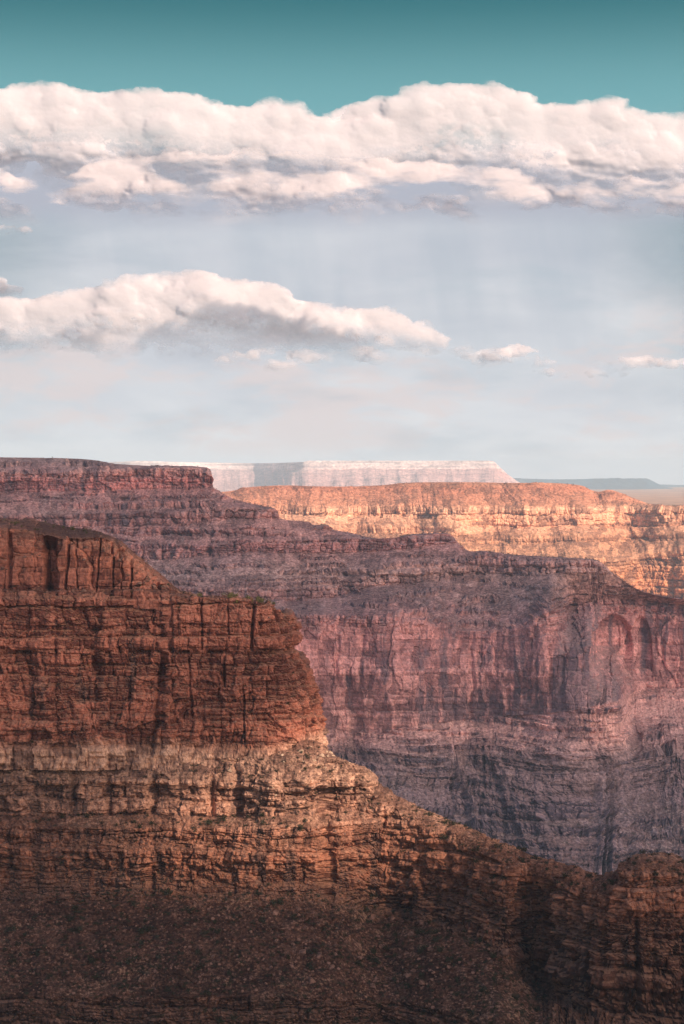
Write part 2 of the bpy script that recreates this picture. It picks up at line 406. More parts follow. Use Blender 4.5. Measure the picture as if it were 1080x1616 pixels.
M_far = rock_mat('pale_mesa_rock', (zof(765, 24000), zof(727, 24000)),
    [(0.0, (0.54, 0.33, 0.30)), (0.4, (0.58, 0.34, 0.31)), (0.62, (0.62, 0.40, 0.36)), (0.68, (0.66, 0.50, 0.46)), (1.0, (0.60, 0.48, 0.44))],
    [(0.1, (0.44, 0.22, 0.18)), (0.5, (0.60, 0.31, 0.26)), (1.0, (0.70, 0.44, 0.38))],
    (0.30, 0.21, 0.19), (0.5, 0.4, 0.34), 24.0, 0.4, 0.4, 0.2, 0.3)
M_shaded = simple_mat('shaded_mesa', (0.010, 0.048, 0.075), (0.020, 0.068, 0.10), 0.004)  # cloud shade and blue haze put into the far mesas' colour
M_plain = simple_mat('desert_plain', (0.30, 0.13, 0.06), (0.52, 0.25, 0.12), 0.004)
M_ground = simple_mat('canyon_floor', (0.16, 0.10, 0.08), (0.24, 0.16, 0.13), 0.01)

def streaks(s, P, sc, seed):
    S2 = np.broadcast_to(s[None, :], P.shape[:2]); z = P[..., 2]
    return np.clip(0.45 + 0.9 * fbm(S2 / (4.5 * sc), z / (60 * sc), 0 * z, 4, seed) + 0.5 * fbm(S2 / (30 * sc), z / (40 * sc), 0 * z, 3, seed + 4), 0, 1)

# ================================================================== THE NEAR BUTTE
butte = empty('butte', (-60, 800, -110))
tag(butte, 'near red sandstone butte with rounded cap, blocky cliff and ridge running down to the right', 'butte', kind='structure')
GRID = {}
def fin(name, P, geo, mat, parent, key=None):
    o = mesh_grid(name, P, geo, mat, parent)
    if parent: o.matrix_parent_inverse = parent.matrix_basis.inverted()
    if key: GRID[key] = P
    return o
B1 = Beds(-260, 30, 4.0, 15.0, 3, 0.5, 1.4); B2 = Beds(-260, 30, 1.6, 6.0, 4, 0.6, 1.9); B3 = Beds(-260, 30, 0.45, 1.3, 5, 0.8, 3.0)

def cap_rock():
    u = np.concatenate([np.linspace(-420, -73, 110), np.linspace(-70, 322, 420)]); nu = len(u)
    crest = pchip([-70, 0, 60, 100, 150, 170, 200, 225, 250, 275, 300, 322], [820, 820, 821, 827, 836, 842, 862, 884, 905, 924, 939, 950], u)
    Ylag = 60 * (1 - sstep(120, 300, u))
    fr = 812 - 12 * sstep(60, 260, u)
    base = np.full(nu, 931.0) + 8 * sstep(240, 320, u)
    edge = np.minimum(crest + 6 + 11 * (1 - sstep(100, 170, u)) + 4 * sstep(150, 240, u), base - 1)
    sh = np.minimum(edge + 0.28 * (base - edge), base)
    lev = [world(u, crest + 45, fr + 300), world(u, crest + 3, fr + 120), world(u, crest, fr + 24 + Ylag), world(u, edge, fr + 6 + 4 * sstep(120, 220, u)), world(u, sh, fr + 1.0),
           world(u, base, fr - 2), world(u, base + 4, fr - 9), world(u, base + 30, fr - 10)]
    lev[0] = world(u, crest + 45, fr + 300)
    P, T = loft(lev, [(4, 0.8, 1), (14, 0.8, 1), (22, 0.75, 1), (18, 0, 1), (82, 0, 1), (8, 0.8, 1), (10, 0.3, 1)])
    s = arclen(lev[4]); s = s - s[110]; n = outward(P, 0.6)
    zl = Beds(-80, 10, 4, 12, 21)
    d, bed = rock_face(P, s, 40, [(zl, 0.4, 1.2, 0.35, 0.5, 0.25), (B2, 0.10, 0.20, 0.08, 0.3, 0.0)], dict(butt=1.2, flute=0.0, rough=0.4, chop=2.4, joint=0.5, cells=((12.0, 16.0, 3.0, 0.7, 0.04),)), 1.0)
    xp = 540 + F * P[..., 0] / P[..., 1] ; yp = HY - F * P[..., 2] / P[..., 1]
    wb = 2.2 * fbm(P[..., 0] / 9, P[..., 1] / 9, P[..., 2] / 9, 3, 55)
    for cx, w, dep, lean in ((16, 3.5, 3.0, 0.0), (71, 2.2, 5, 0.02), (79, 9, 8.5, 0.03), (108, 2.5, 4.0, -0.06), (121, 1.6, 2.0, 0.05), (155, 1.6, 3.5, -0.09), (178, 1.8, 2.4, -0.04), (192, 1.5, 1.6, 0.03), (208, 2.2, 3.2, 0.0), (236, 2, 2.0, 0.3)):
        c = cx + lean * (yp - 880) + wb
        dd = np.abs(xp - c) / w
        d -= dep * np.exp(-dd ** 4) * (1 - T) * sstep(0, 8, yp - edge[None, :])
    # curved sheeting joints on the right shoulder
    sheet = fbm((P[..., 0] + 1.2 * P[..., 2]) / 30, P[..., 1] / 90, (P[..., 2] - 0.85 * P[..., 0]) / 3.2, 3, 61, 0.5, True)
    d += 0.9 * sheet * sstep(150, 230, xp) * (1 - T)
    d = d * (1 - T) + T * (talus_face(P, s, 47, 1.3, 0.7) + 0.25 * d)
    d *= sstep(0, 1, np.arange(len(P)) / 6.0)[:, None] * 0.999
    P = P + n * d[..., None]
    geo = np.stack([bed, T, streaks(s, P, 1.0, 71) * 0.7], -1)
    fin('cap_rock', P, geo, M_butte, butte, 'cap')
cap_rock()

def turn(u, u0, u1, xp, Yf, Rr, back, drift=-0.25):
    """front face up to u0, rounding a prow that shows at pixel xp at u1, then running back"""
    t = np.clip((u - u0) / (u1 - u0), 0, 1); th = t * math.pi / 2
    x = np.where(u < u0, u, u0 + (xp - u0) * np.sin(th))
    Y = Yf + Rr * (1 - np.cos(th))
    k = np.clip(u - u1, 0, None)
    return x + drift * k, Y + back * k

def cliff():
    u = np.concatenate([np.linspace(-420, -73, 110), np.linspace(-70, 400, 400), np.linspace(400.7, 515, 190), np.linspace(517, 580, 24)]); nu = len(u)
    rec = 4.5 * (1 - sstep(255, 268, u)) - 3.0 * sstep(40, 70, u) * (1 - sstep(95, 160, u)) + 2.5 * (1 - sstep(150, 165, u))
    def lv(y, xp, Yf, Rr=46, dy=None):
        x, Y = turn(u, 400, 515, xp, Yf, Rr, 5.0)
        yy = np.full(nu, float(y)) if dy is None else y + dy
        return world(x, yy, Y + rec * (1.0 if y < 1150 else 0.6))
    bend = pchip([-70, 200, 300, 380, 440, 470, 515, 580], [-4, -3, 0, 4, 10, 20, 26, 26], u)
    lev = [lv(952, 430, 980, 46, bend), lv(942, 446, 806, 46, bend), lv(943, 450, 788, 46, bend), lv(950, 460, 785.5, 46, bend * 0.8), lv(985, 467, 784), lv(1026, 464, 783.6),
           lv(1031, 478, 780.5), lv(1050, 489, 780), lv(1080, 497, 779.5), lv(1084, 501, 777), lv(1106, 506, 776.6), lv(1128, 504, 776.4),
           lv(1132, 508, 774.0), lv(1152, 511, 773.6), lv(1176, 510, 773.4), lv(1215, 512, 773)]
    segs = [(6, 0.8, 1), (14, 0.7, 1), (6, 0.2, 1), (27, 0, 1), (31, 0, 1), (5, 0.25, 1), (15, 0, 1), (24, 0, 1), (5, 0.25, 1), (17, 0, 1), (17, 0, 1), (5, 0.25, 1), (16, 0, 1), (20, 0, 1), (10, 0, 1)]
    P, T = loft(lev, segs)
    s = arclen(lev[8]); s = s - s[110]; n = outward(P, 0.25)
    d, bed = rock_face(P, s, 80, [(B1, 3.4, 1.6, 0.9, 0.55, 0.25), (B2, 1.1, 0.9, 0.45, 0.36, 0.08), (B3, 0.15, 0.2, 0.1, 0.25, 0.0)], dict(butt=3.0, flute=0.0, rough=0.75, chop=3.4, zwarp=4.0, joint=1.0, cells=((10.5, 6.0, 2.4, 0.6, 0.06), (4.2, 2.4, 0.9, 0.3, 0.10))), 1.0)
    xp = 540 + F * P[..., 0] / P[..., 1]; yp = HY - F * P[..., 2] / P[..., 1]
    wb = 3.0 * fbm(P[..., 0] / 8, P[..., 1] / 8, P[..., 2] / 8, 3, 85)
    for cx, w, dep, y0, y1, lean in ((268, 4, 4.5, 940, 1030, 0.05), (318, 1.6, 2.2, 945, 1025, 0.0), (360, 1.5, 1.6, 950, 1010, 0.02), (399, 2.4, 4.2, 948, 1028, -0.06), (436, 1.8, 2.2, 960, 1028, -0.05),
                                (250, 4, 3.5, 1030, 1180, -0.12), (300, 2, 1.8, 1035, 1130, 0.05), (385, 1.6, 2.0, 1085, 1172, 0.03), (150, 3, 2.0, 1035, 1100, 0.06), (205, 2, 2.0, 1085, 1140, -0.03), (354, 2.0, 2.4, 1032, 1085, 0.02)):
        c = cx + lean * (yp - 0.5 * (y0 + y1)) + wb
        d -= dep * np.exp(-(np.abs(xp - c) / w) ** 3) * (1 - T) * sstep(y0 - 6, y0 + 6, yp) * (1 - sstep(y1 - 6, y1 + 6, yp))
    d = d * (1 - T) + T * (talus_face(P, s, 87, 0.7, 0.7) + 0.55 * d)
    d[:6] *= 0.3
    P = P + n * d[..., None]
    geo = np.stack([bed, T, streaks(s, P, 1.0, 91) * 0.8], -1)
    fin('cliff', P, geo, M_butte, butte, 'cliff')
cliff()

def ridge():
    u = np.concatenate([np.linspace(-420, -84, 100), np.linspace(-80, 1160, 900), np.linspace(1164, 1500, 100)]); nu = len(u)
    crest = pchip([-80, 300, 470, 505, 516, 545, 580, 600, 640, 680, 720, 780, 830, 880, 920, 950, 968, 985, 1010, 1040, 1060, 1080, 1160, 1500],
                  [1160, 1162, 1166, 1174, 1182, 1198, 1217, 1236, 1262, 1283, 1301, 1325, 1346, 1363, 1376, 1380, 1376, 1363, 1352, 1348, 1352, 1360, 1400, 1470], u)
    # plan: face depth along the ridge
    Yc = pchip([-80, 0, 200, 380, 480, 560, 700, 800, 850, 880, 940, 1000, 1080, 1160], [796, 794, 790, 784, 782, 778, 752, 728, 724, 716, 700, 690, 690, 700], u)
    right = sstep(500, 620, u); knob = sstep(850, 960, u)
    nose = np.exp(-((u - 445) / 55.0) ** 2)                     # pale buttress under the cliff
    nose2 = np.exp(-((u - 300) / 45.0) ** 2) * 0.6
    gul = np.exp(-((u - 842) / 26.0) ** 2); gul2 = np.exp(-((u - 520) / 9.0) ** 2)
    def L(dy_left, y_right, Yoff_l, Yoff_r, g=0, nz=0):
        y = dy_left + (y_right - dy_left) * right
        Yo = Yoff_l + (Yoff_r - Yoff_l) * right
        Y = Yc + Yo + 13 * gul * g + 4 * gul2 * g - (13 * nose + 7 * nose2) * nz
        return world(u, y, Y)
    c2 = crest
    lev = [world(u, crest + 260, Yc + 260), world(u, crest + 12, Yc + 40), world(u, crest, Yc + 3 + 9 * right),
           L(1196 + 4 * nose, c2 + 14, -9, 0, 0.1, 0.5), L(1232, c2 + 32, -17, -6, 0.4, 1.0), L(1262, c2 + 48, -18.5, -8, 0.6, 1.05), L(1288, c2 + 66, -20, -9, 0.8, 0.9),
           L(1308, c2 + 74, -29, -10.5, 0.9, 0.5), L(1325, c2 + 92, -30.5, -11.5, 1, 0.45), L(1345, c2 + 104, -34, -12.5, 1, 0.4),
           L(1396, pchip([-80, 500, 640, 760, 860, 1000, 1160], [1400, 1410, 1415, 1450, 1490, 1520, 1540], u), -36, -14, 1, 0.35),
           L(1412, pchip([-80, 500, 640, 760, 860, 1000, 1160], [1420, 1432, 1441, 1486, 1540, 1580, 1600], u), -40, -15.5, 1, 0.3),
           L(1424, pchip([-80, 500, 640, 760, 860, 1000, 1160], [1432, 1445, 1452, 1498, 1560, 1620, 1650], u), -44, -19, 0.8, 0.2),
           L(1500, pchip([-80, 500, 640, 760, 860, 1000, 1160], [1505, 1510, 1520, 1560, 1610, 1680, 1700], u), -66, -46, 0.3, 0.1),
           L(1575, pchip([-80, 500, 640, 760, 860, 1000, 1160], [1575, 1578, 1585, 1620, 1660, 1740, 1760], u), -86, -68, 0.2, 0),
           L(1640, pchip([-80, 500, 640, 760, 860, 1000, 1160], [1640, 1640, 1640, 1680, 1720, 1800, 1820], u), -92, -74, 0.2, 0),
           L(1760, 1880 + 0 * u, -150, -135, 0, 0), L(2600, 2600 + 0 * u, -330, -320, 0, 0)]
    lowt = 1 - 0.92 * sstep(830, 900, u)
    segs = [(5, 0.8, 1), (12, 0.8, 1), (30, 0.85 * right + 0.62 * (1 - right), 1), (30, 0.42 + 0.35 * right, 1), (26, 0.06 + 0.25 * right, 1), (22, 0.03, 1), (18, 0.85 - 0.75 * right, 1),
            (14, 0.1, 1), (16, 0.5 - 0.45 * right, 1), (42, 0.0, 1), (16, 0.3 - 0.3 * right, 1), (12, 0.6 * lowt, 1), (56, 0.96 * lowt, 1), (54, 0.94 * lowt, 1), (46, 0.35, 1), (30, 0.9, 1), (12, 0.9, 1)]
    P, T = loft(lev, segs)
    T = np.clip(T + 0.9 * fbm(P[..., 0] / 14, P[..., 1] / 14, P[..., 2] / 7, 4, 118) * (1 - np.abs(2 * T - 1) ** 4), 0, 1)
    s = arclen(lev[8]); s = s - s[100]; n = outward(P, 0.4)
    xp = 540 + F * P[..., 0] / P[..., 1]; yp = HY - F * P[..., 2] / P[..., 1]
    Bm = Beds(-300, 0, 2.0, 7.5, 13); Bs = Beds(-300, 0, 0.6, 2.2, 14)
    d, bed = rock_face(P, s, 120, [(Bm, 2.6, 1.8, 0.9, 0.5, 0.25), (Bs, 1.1, 0.7, 0.35, 0.34, 0.06), (B3, 0.2, 0.2, 0.1, 0.25, 0.0)], dict(butt=3.6, flute=0.0, rough=0.8, chop=4.2, zwarp=4.0, joint=1.4, cells=((9.0, 5.0, 2.6, 0.9, 0.07), (3.6, 2.2, 1.0, 0.35, 0.10))), 1.0)
    kn = sstep(855, 900, xp) * sstep(1385, 1420, yp)
    S2 = np.broadcast_to(s[None, :], P.shape[:2])
    d += kn * 4.5 * fbm(S2 / 10, P[..., 2] / 80, 0 * S2, 3, 133, 0.5, True)
    # alcoves in the ledge zone
    al = fbm(S2 / 13.0, P[..., 2] / 26, 0 * S2 + 5, 3, 140)
    d -= 5.0 * sstep(0.12, 0.5, al) * sstep(1215, 1240, yp) * (1 - sstep(1285, 1300, yp)) * (1 - sstep(500, 540, xp))
    al2 = fbm(S2 / 9.0, P[..., 2] / 5, 0 * S2 + 8, 3, 150)
    d -= 2.6 * sstep(0.15, 0.55, al2) * (1 - T)
    wb = 3.0 * fbm(P[..., 0] / 8, P[..., 1] / 8, P[..., 2] / 8, 3, 85)
    for cx, w, dep, y0, y1 in ((376, 7, 5.5, 1215, 1290), (240, 6, 5, 1190, 1285), (512, 6, 4, 1260, 1420), (335, 4, 3.5, 1230, 1290), (170, 5, 4, 1220, 1290), (115, 4, 3.5, 1210, 1285), (60, 6, 4, 1170, 1230), (705, 5, 3.2, 1310, 1420), (865, 5, 4, 1390, 1560), (935, 3, 3, 1400, 1600), (1005, 4, 3, 1410, 1600)):
        d -= dep * np.exp(-(np.abs(xp - cx - wb) / w) ** 2) * sstep(y0 - 8, y0 + 8, yp) * (1 - sstep(y1 - 8, y1 + 8, yp))
    tl = talus_face(P, s, 127, 1.1, 0.9, 1.0, 16, 0.25)
    ledge = 0.9 * np.maximum(0, fbm(S2 / 30, P[..., 2] / 2.2, 0 * S2, 3, 160)) * 2
    d = d * (1 - T) + T * (tl + ledge + 0.06 * d)
    d[:5] *= 0.2
    P = P + n * d[..., None]
    P[..., 2] += (0.5 * fbm(P[..., 0] / 5, P[..., 1] / 5, P[..., 2] / 5, 4, 171))
    geo = np.stack([bed, T, np.clip(streaks(s, P, 1.0, 175) + 0.35 * (1 - sstep(40, 300, xp)), 0, 1)], -1)  # left end darkened: light falloff painted in through the varnish channel
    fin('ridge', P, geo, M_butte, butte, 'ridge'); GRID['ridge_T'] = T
ridge()

# ================================================================== THE MIDDLE RIDGE
def middle_ridge():
    u = np.concatenate([np.linspace(-330, -72, 100), np.linspace(-70, 1190, 960), np.linspace(1192.5, 1450, 100)])
    S_ = pchip(*zip((-70, 721), (0, 722), (60, 722.5), (120, 724), (150, 726.5), (185, 732.5), (230, 735), (300, 736.5), (326, 738), (331, 741), (334, 752), (336, 768), (346, 775), (358, 783), (370, 788), (390, 793),
        (410, 798), (432, 802), (438, 806), (441, 818), (455, 821), (487, 824), (494, 828), (518, 829), (521, 834), (560, 843), (580, 848), (600, 850), (622, 849), (640, 845), (670, 843), (700, 842), (714, 846), (720, 855),
        (727, 862), (745, 871), (760, 870), (800, 875), (850, 879), (900, 881), (930, 882), (944, 886), (955, 893), (966, 904), (985, 917), (1000, 927), (1018, 935), (1040, 940), (1080, 946), (1190, 956), (1450, 975)), u)
    emb = lambda k: k * (30 * np.sin(u / 95.0 + 0.6) + 22 * np.sin(u / 41.0 + 2.0))
    def lv(pts, Y0, dY=0.0):
        y = np.maximum(pchip([p[0] for p in pts], [p[1] for p in pts], u), S_)
        return world(u, y, Y0 + dY + 0 * u)
    r1 = sstep(868, 905, u); r2 = sstep(925, 958, u); r3 = sstep(968, 1000, u)
    lev = [
        world(u, S_ + 90, 3900 + 0 * u),
        world(u, S_ + 1.5, 3120 + 0 * u),
        lv([(-70, 722), (1190, 722)], 3085),
        lv([(-70, 748), (0, 748), (100, 747), (200, 742), (300, 738.5), (331, 741)], 3000, emb(0.25)),
        lv([(-70, 777), (0, 776), (100, 776), (200, 773), (300, 770), (333, 769), (1190, 769)], 2993, emb(0.25)),
        lv([(-70, 816), (0, 816), (250, 812), (350, 804), (437, 803), (1190, 803)], 2925, emb(0.4)),
        lv([(-70, 834), (0, 834), (250, 831), (350, 822), (439, 819), (1190, 819)], 2920, emb(0.4)),
        lv([(-70, 874), (250, 868), (410, 856), (500, 853), (580, 851), (640, 847), (700, 843), (722, 845), (1190, 845)], 2868, emb(0.6)),
        lv([(-70, 888), (250, 884), (410, 873), (500, 874), (640, 867), (700, 859), (726, 858), (1190, 858)], 2863, emb(0.6)),
        lv([(-70, 932), (250, 930), (440, 930), (520, 927), (600, 906), (640, 903), (700, 896), (740, 884), (760, 878), (850, 881), (930, 884), (957, 890), (1190, 890)], 2772, emb(0.9)),
        lv([(-70, 950), (440, 948), (520, 945), (600, 925), (650, 922), (740, 908), (860, 906), (964, 906), (1190, 906)], 2766, emb(0.9)),
        lv([(-70, 984), (440, 976), (520, 973), (600, 976), (680, 986), (740, 998), (800, 996), (870, 964), (900, 956), (985, 946), (1040, 950), (1080, 954), (1190, 964)], 2668, emb(0.8) - 120 + 240 * r1),
        lv([(-70, 1060), (440, 1060), (600, 1060), (800, 1060), (925, 1020), (960, 1015), (1080, 1010), (1190, 1010)], 2650, emb(0.75) - 120 + 250 * r2 + 18 * np.exp(-((u - 540) / 50) ** 2)),
        lv([(-70, 1190), (440, 1182), (515, 1172), (560, 1165), (620, 1155), (660, 1145), (700, 1140), (760, 1131), (850, 1128), (930, 1116), (970, 1108), (1000, 1092), (1080, 1088), (1190, 1090)], 2640,
            emb(0.6) + 40 * np.exp(-((u - 560) / 60) ** 2) - 50 * np.exp(-((u - 930) / 60.0) ** 2) - 90 + 230 * r3),
        lv([(-70, 1240), (600, 1236), (800, 1228), (1000, 1200), (1190, 1190)], 2520, emb(0.6) - 40 + 90 * sstep(880, 1080, u)),
        lv([(-70, 1290), (600, 1288), (800, 1284), (1000, 1280), (1190, 1270)], 2460, emb(0.5) - 30 + 60 * sstep(860, 1080, u)),
        lv([(-70, 1390), (600, 1385), (1000, 1380), (1190, 1380)], 2330, emb(0.4)),
        lv([(-70, 1520), (1190, 1520)], 2180), lv([(-70, 1900), (1190, 1900)], 1800)]
    segs = [(4, 0.9, 1), (4, 0.9, 1), (16, 0.85, 1), (26, 0.0, 1), (36, 0.85, 1), (18, 0.0, 1), (34, 0.85, 1), (18, 0.0, 1), (48, 0.95, 1), (20, 0.05, 1), (46, 0.95, 1), (60, 0.0, 1), (78, 0.0, 1),
            (62, 0.75, 1), (46, 0.45, 1), (66, 0.8, 1), (16, 0.9, 1), (8, 0.9, 1)]
    P, T = loft(lev, segs)
    s = arclen(lev[12]); s = s - s[100]; n = outward(P, 0.4)
    x, y, z = P[..., 0], P[..., 1], P[..., 2]; S2 = np.broadcast_to(s[None, :], z.shape)
    Ba = Beds(-700, 80, 8, 34, 33); Bb = Beds(-700, 80, 3, 10, 34)
    d, bed = rock_face(P, s, 210, [(Ba, 2.5, 4.0, 2.2, 1.7, 1.5), (Bb, 1.6, 1.8, 1.3, 1.2, 0.6)], dict(butt=11, flute=5, rough=2.4, chop=8, zwarp=9, joint=7, cells=((9, 11, 5, 3, 0.12),)), 3.2)
    rw = sstep(-372, -340, z + 10 * fbm(x / 60, y / 60, 0 * z, 2, 61)) * (1 - sstep(-215, -190, z)) * (1 - T)
    dr, tone_r = rock_face(P, s, 260, [(Ba, 1.2, 1.6, 0.6, 1.7, 0.3)], dict(butt=15, flute=7, rough=1.3, chop=6, zwarp=9, joint=5, cells=((26, 70, 4, 0.8, 0.04), (11, 26, 2.5, 1.0, 0.06))), 3.2)
    d = d * (1 - rw) + dr * rw; bed = bed * (1 - rw) + rw * (0.5 + 0.6 * (tone_r - 0.5))
    xq = 540 + F * x / y; yq = HY - F * z / y
    arch = sstep(1.0, 0.86, ((xq - 966) / 34) ** 2 + (np.minimum(yq - 1020, 0) / 52) ** 2) * (1 - sstep(1030, 1085, yq)) + 0.6 * sstep(1.0, 0.8, ((xq - 1010) / 20) ** 2 + (np.minimum(yq - 1030, 0) / 60) ** 2) * (1 - sstep(1040, 1085, yq))
    d -= 15 * arch * rw
    low = sstep(-335, -375, z)
    nz1 = fbm(x / 130, y / 130, z / 40, 4, 231)
    # thin ledges break the slopes
    Lb = Beds(-700, 80, 4, 15, 43); i, th, fz, r, ex, ez, js, w_ = Lb.at(z + 6 * fbm(x / 60, y / 60, z / 60, 3, 44), S2)
    seg = np.floor(S2 / 55 + 9 * hrand(i, None, 7) + 0.6 * nz1)
    led = sstep(0.42, 0.6, hrand(i, seg, 45) + 0.5 * nz1) * sstep(0.45, 0.6, fz) * (T > 0.5)
    # spurs and dark stepped cliffs of the lower slopes
    spur = fbm((S2 + 0.75 * z) / 105.0 + 0.25 * nz1, z / 500.0, 0 * z, 3, 240, 0.5, True)
    ledg = Beds(-700, -250, 7, 30, 41); i2, th2, fz2, r, ex, ez, js, w_ = ledg.at(z + 9 * fbm(x / 120, y / 120, z / 80, 3, 46), S2)
    expo = np.clip(0.95 - 1.1 * spur + 1.7 * nz1, 0, 1)            # how far bedrock shows through the rubble
    ris = low * sstep(0.46, 0.58, fz2) * sstep(0.1, 0.5, expo) * sstep(0.25, 0.5, hrand(i2, None, 47) + 0.4)
    T = np.clip(T - 0.85 * led - 0.95 * ris, 0, 1)
    tl = talus_face(P, s, 227, 2.8, 3.2, 3.0, 60, 0.8)
    d = d * (1 - T) + T * (tl + 0.06 * d)
    d += low * (26 * spur + 1.0 * expo * th2 * np.abs(fz2 - 0.5)) + 0.7 * led * th * np.abs(fz - 0.5)
    d *= 0.12 + 0.88 * sstep(1.0, 9.0, HY - F * z / y - S_[None, :])
    P = P + n * d[..., None]
    bed = np.clip(bed - 0.35 * ris - 0.25 * led, 0, 1)
    var = streaks(s, P, 3.0, 275)
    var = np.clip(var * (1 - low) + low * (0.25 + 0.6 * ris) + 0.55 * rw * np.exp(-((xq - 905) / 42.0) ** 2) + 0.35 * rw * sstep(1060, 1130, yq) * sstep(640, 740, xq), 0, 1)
    geo = np.stack([bed, T, var], -1)
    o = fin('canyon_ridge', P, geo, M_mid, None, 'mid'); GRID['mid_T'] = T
    tag(o, 'shaded layered canyon ridge of mauve cliffs and slopes stepping down behind the near butte', 'ridge', kind='structure')
middle_ridge()

# ================================================================== THE SUNLIT PLATEAU
def plateau():
    u = np.linspace(300, 1180, 760); nu = len(u)
    crest = pchip([300, 365, 385, 420, 455, 480, 540, 600, 640, 680, 740, 800, 860, 900, 920, 935, 946, 960, 980, 1000, 1030, 1080, 1180],
                  [779, 775, 770, 767, 766, 767, 768, 766, 762, 761, 761, 762, 762, 764, 767, 774, 776, 773, 778, 786, 796, 800, 802], u)
    w = 60 * np.sin(u / 70.0) + 40 * np.sin(u / 31.0 + 1) + 26 * np.sin(u / 17.0)
    w2 = 90 * np.sin(u / 58.0 + 2.1) + 50 * np.sin(u / 26.0 + 0.3)
    lt = pchip([300, 380, 450, 540, 700, 840, 940, 1040, 1180], [792, 796, 806, 808, 806, 808, 806, 808, 812], u)
    lb = pchip([300, 380, 450, 540, 700, 760, 840, 1000, 1180], [804, 810, 818, 822, 820, 836, 838, 833, 836], u)
    ct = pchip([300, 700, 860, 930, 1000, 1080, 1180], [900, 900, 896, 890, 884, 874, 868], u)
    mound = np.exp(-((u - 962) / 14.0) ** 2)
    dk = 1 - sstep(395, 450, u)
    lev = [world(u, crest + 14, np.full(nu, 8400.0)), world(u, crest + 2, np.full(nu, 6800.0)), world(u, crest, 6330 + 0.4 * w), world(u, crest + 5, 6300 + 0.4 * w), world(u, lt, 6030 + 0.8 * w + 40 * dk), world(u, lb, 6018 + 0.8 * w),
           world(u, lb + 16, 5960 + 0.9 * w + 0.3 * w2), world(u, lb + 26, 5950 + 0.9 * w + 0.3 * w2), world(u, np.maximum(ct, lb + 40), 5800 + 0.7 * w2), world(u, ct + 100, 5780 + 0.7 * w2), world(u, ct + 300, 5300 + 0 * u)]
    P, T = loft(lev, [(4, 0.9, 1), (6, 0.9, 1), (6, 0.4, 1), (46, 0.9, 1), (28, 0.25, 1), (16, 0.95, 1), (10, 0.5, 1), (40, 0.95, 1), (70, 0.1, 1), (10, 0.8, 1)])
    s = arclen(lev[5]); n = outward(P, 0.4)
    x, y, z = P[..., 0], P[..., 1], P[..., 2]
    Ba = Beds(-700, 80, 12, 40, 53); Bb = Beds(-700, 80, 5, 14, 54)
    d, bed = rock_face(P, s, 310, [(Ba, 5, 7, 3.5, 3, 3), (Bb, 3, 3, 1.8, 2, 1)], dict(butt=18, flute=8, rough=5, chop=11, zwarp=10, joint=12, cells=((22, 20, 9, 5, 0.12),)), 6)
    tl = talus_face(P, s, 327, 4, 6, 30, 190, 0.5)
    d = d * (1 - T) + T * (tl + 0.08 * d)
    d *= 0.1 + 0.9 * sstep(1, 10, HY - F * z / y - crest[None, :]); d[:12] *= 0.15
    P = P + n * d[..., None]
    geo = np.stack([bed, T, streaks(s, P, 6.0, 375)], -1)
    o = fin('plateau', P, geo, M_plateau, None, 'plat'); GRID['plat_T'] = T
    tag(o, 'sunlit orange plateau with pale ledges beyond the shaded ridge', 'plateau', kind='structure')
plateau()

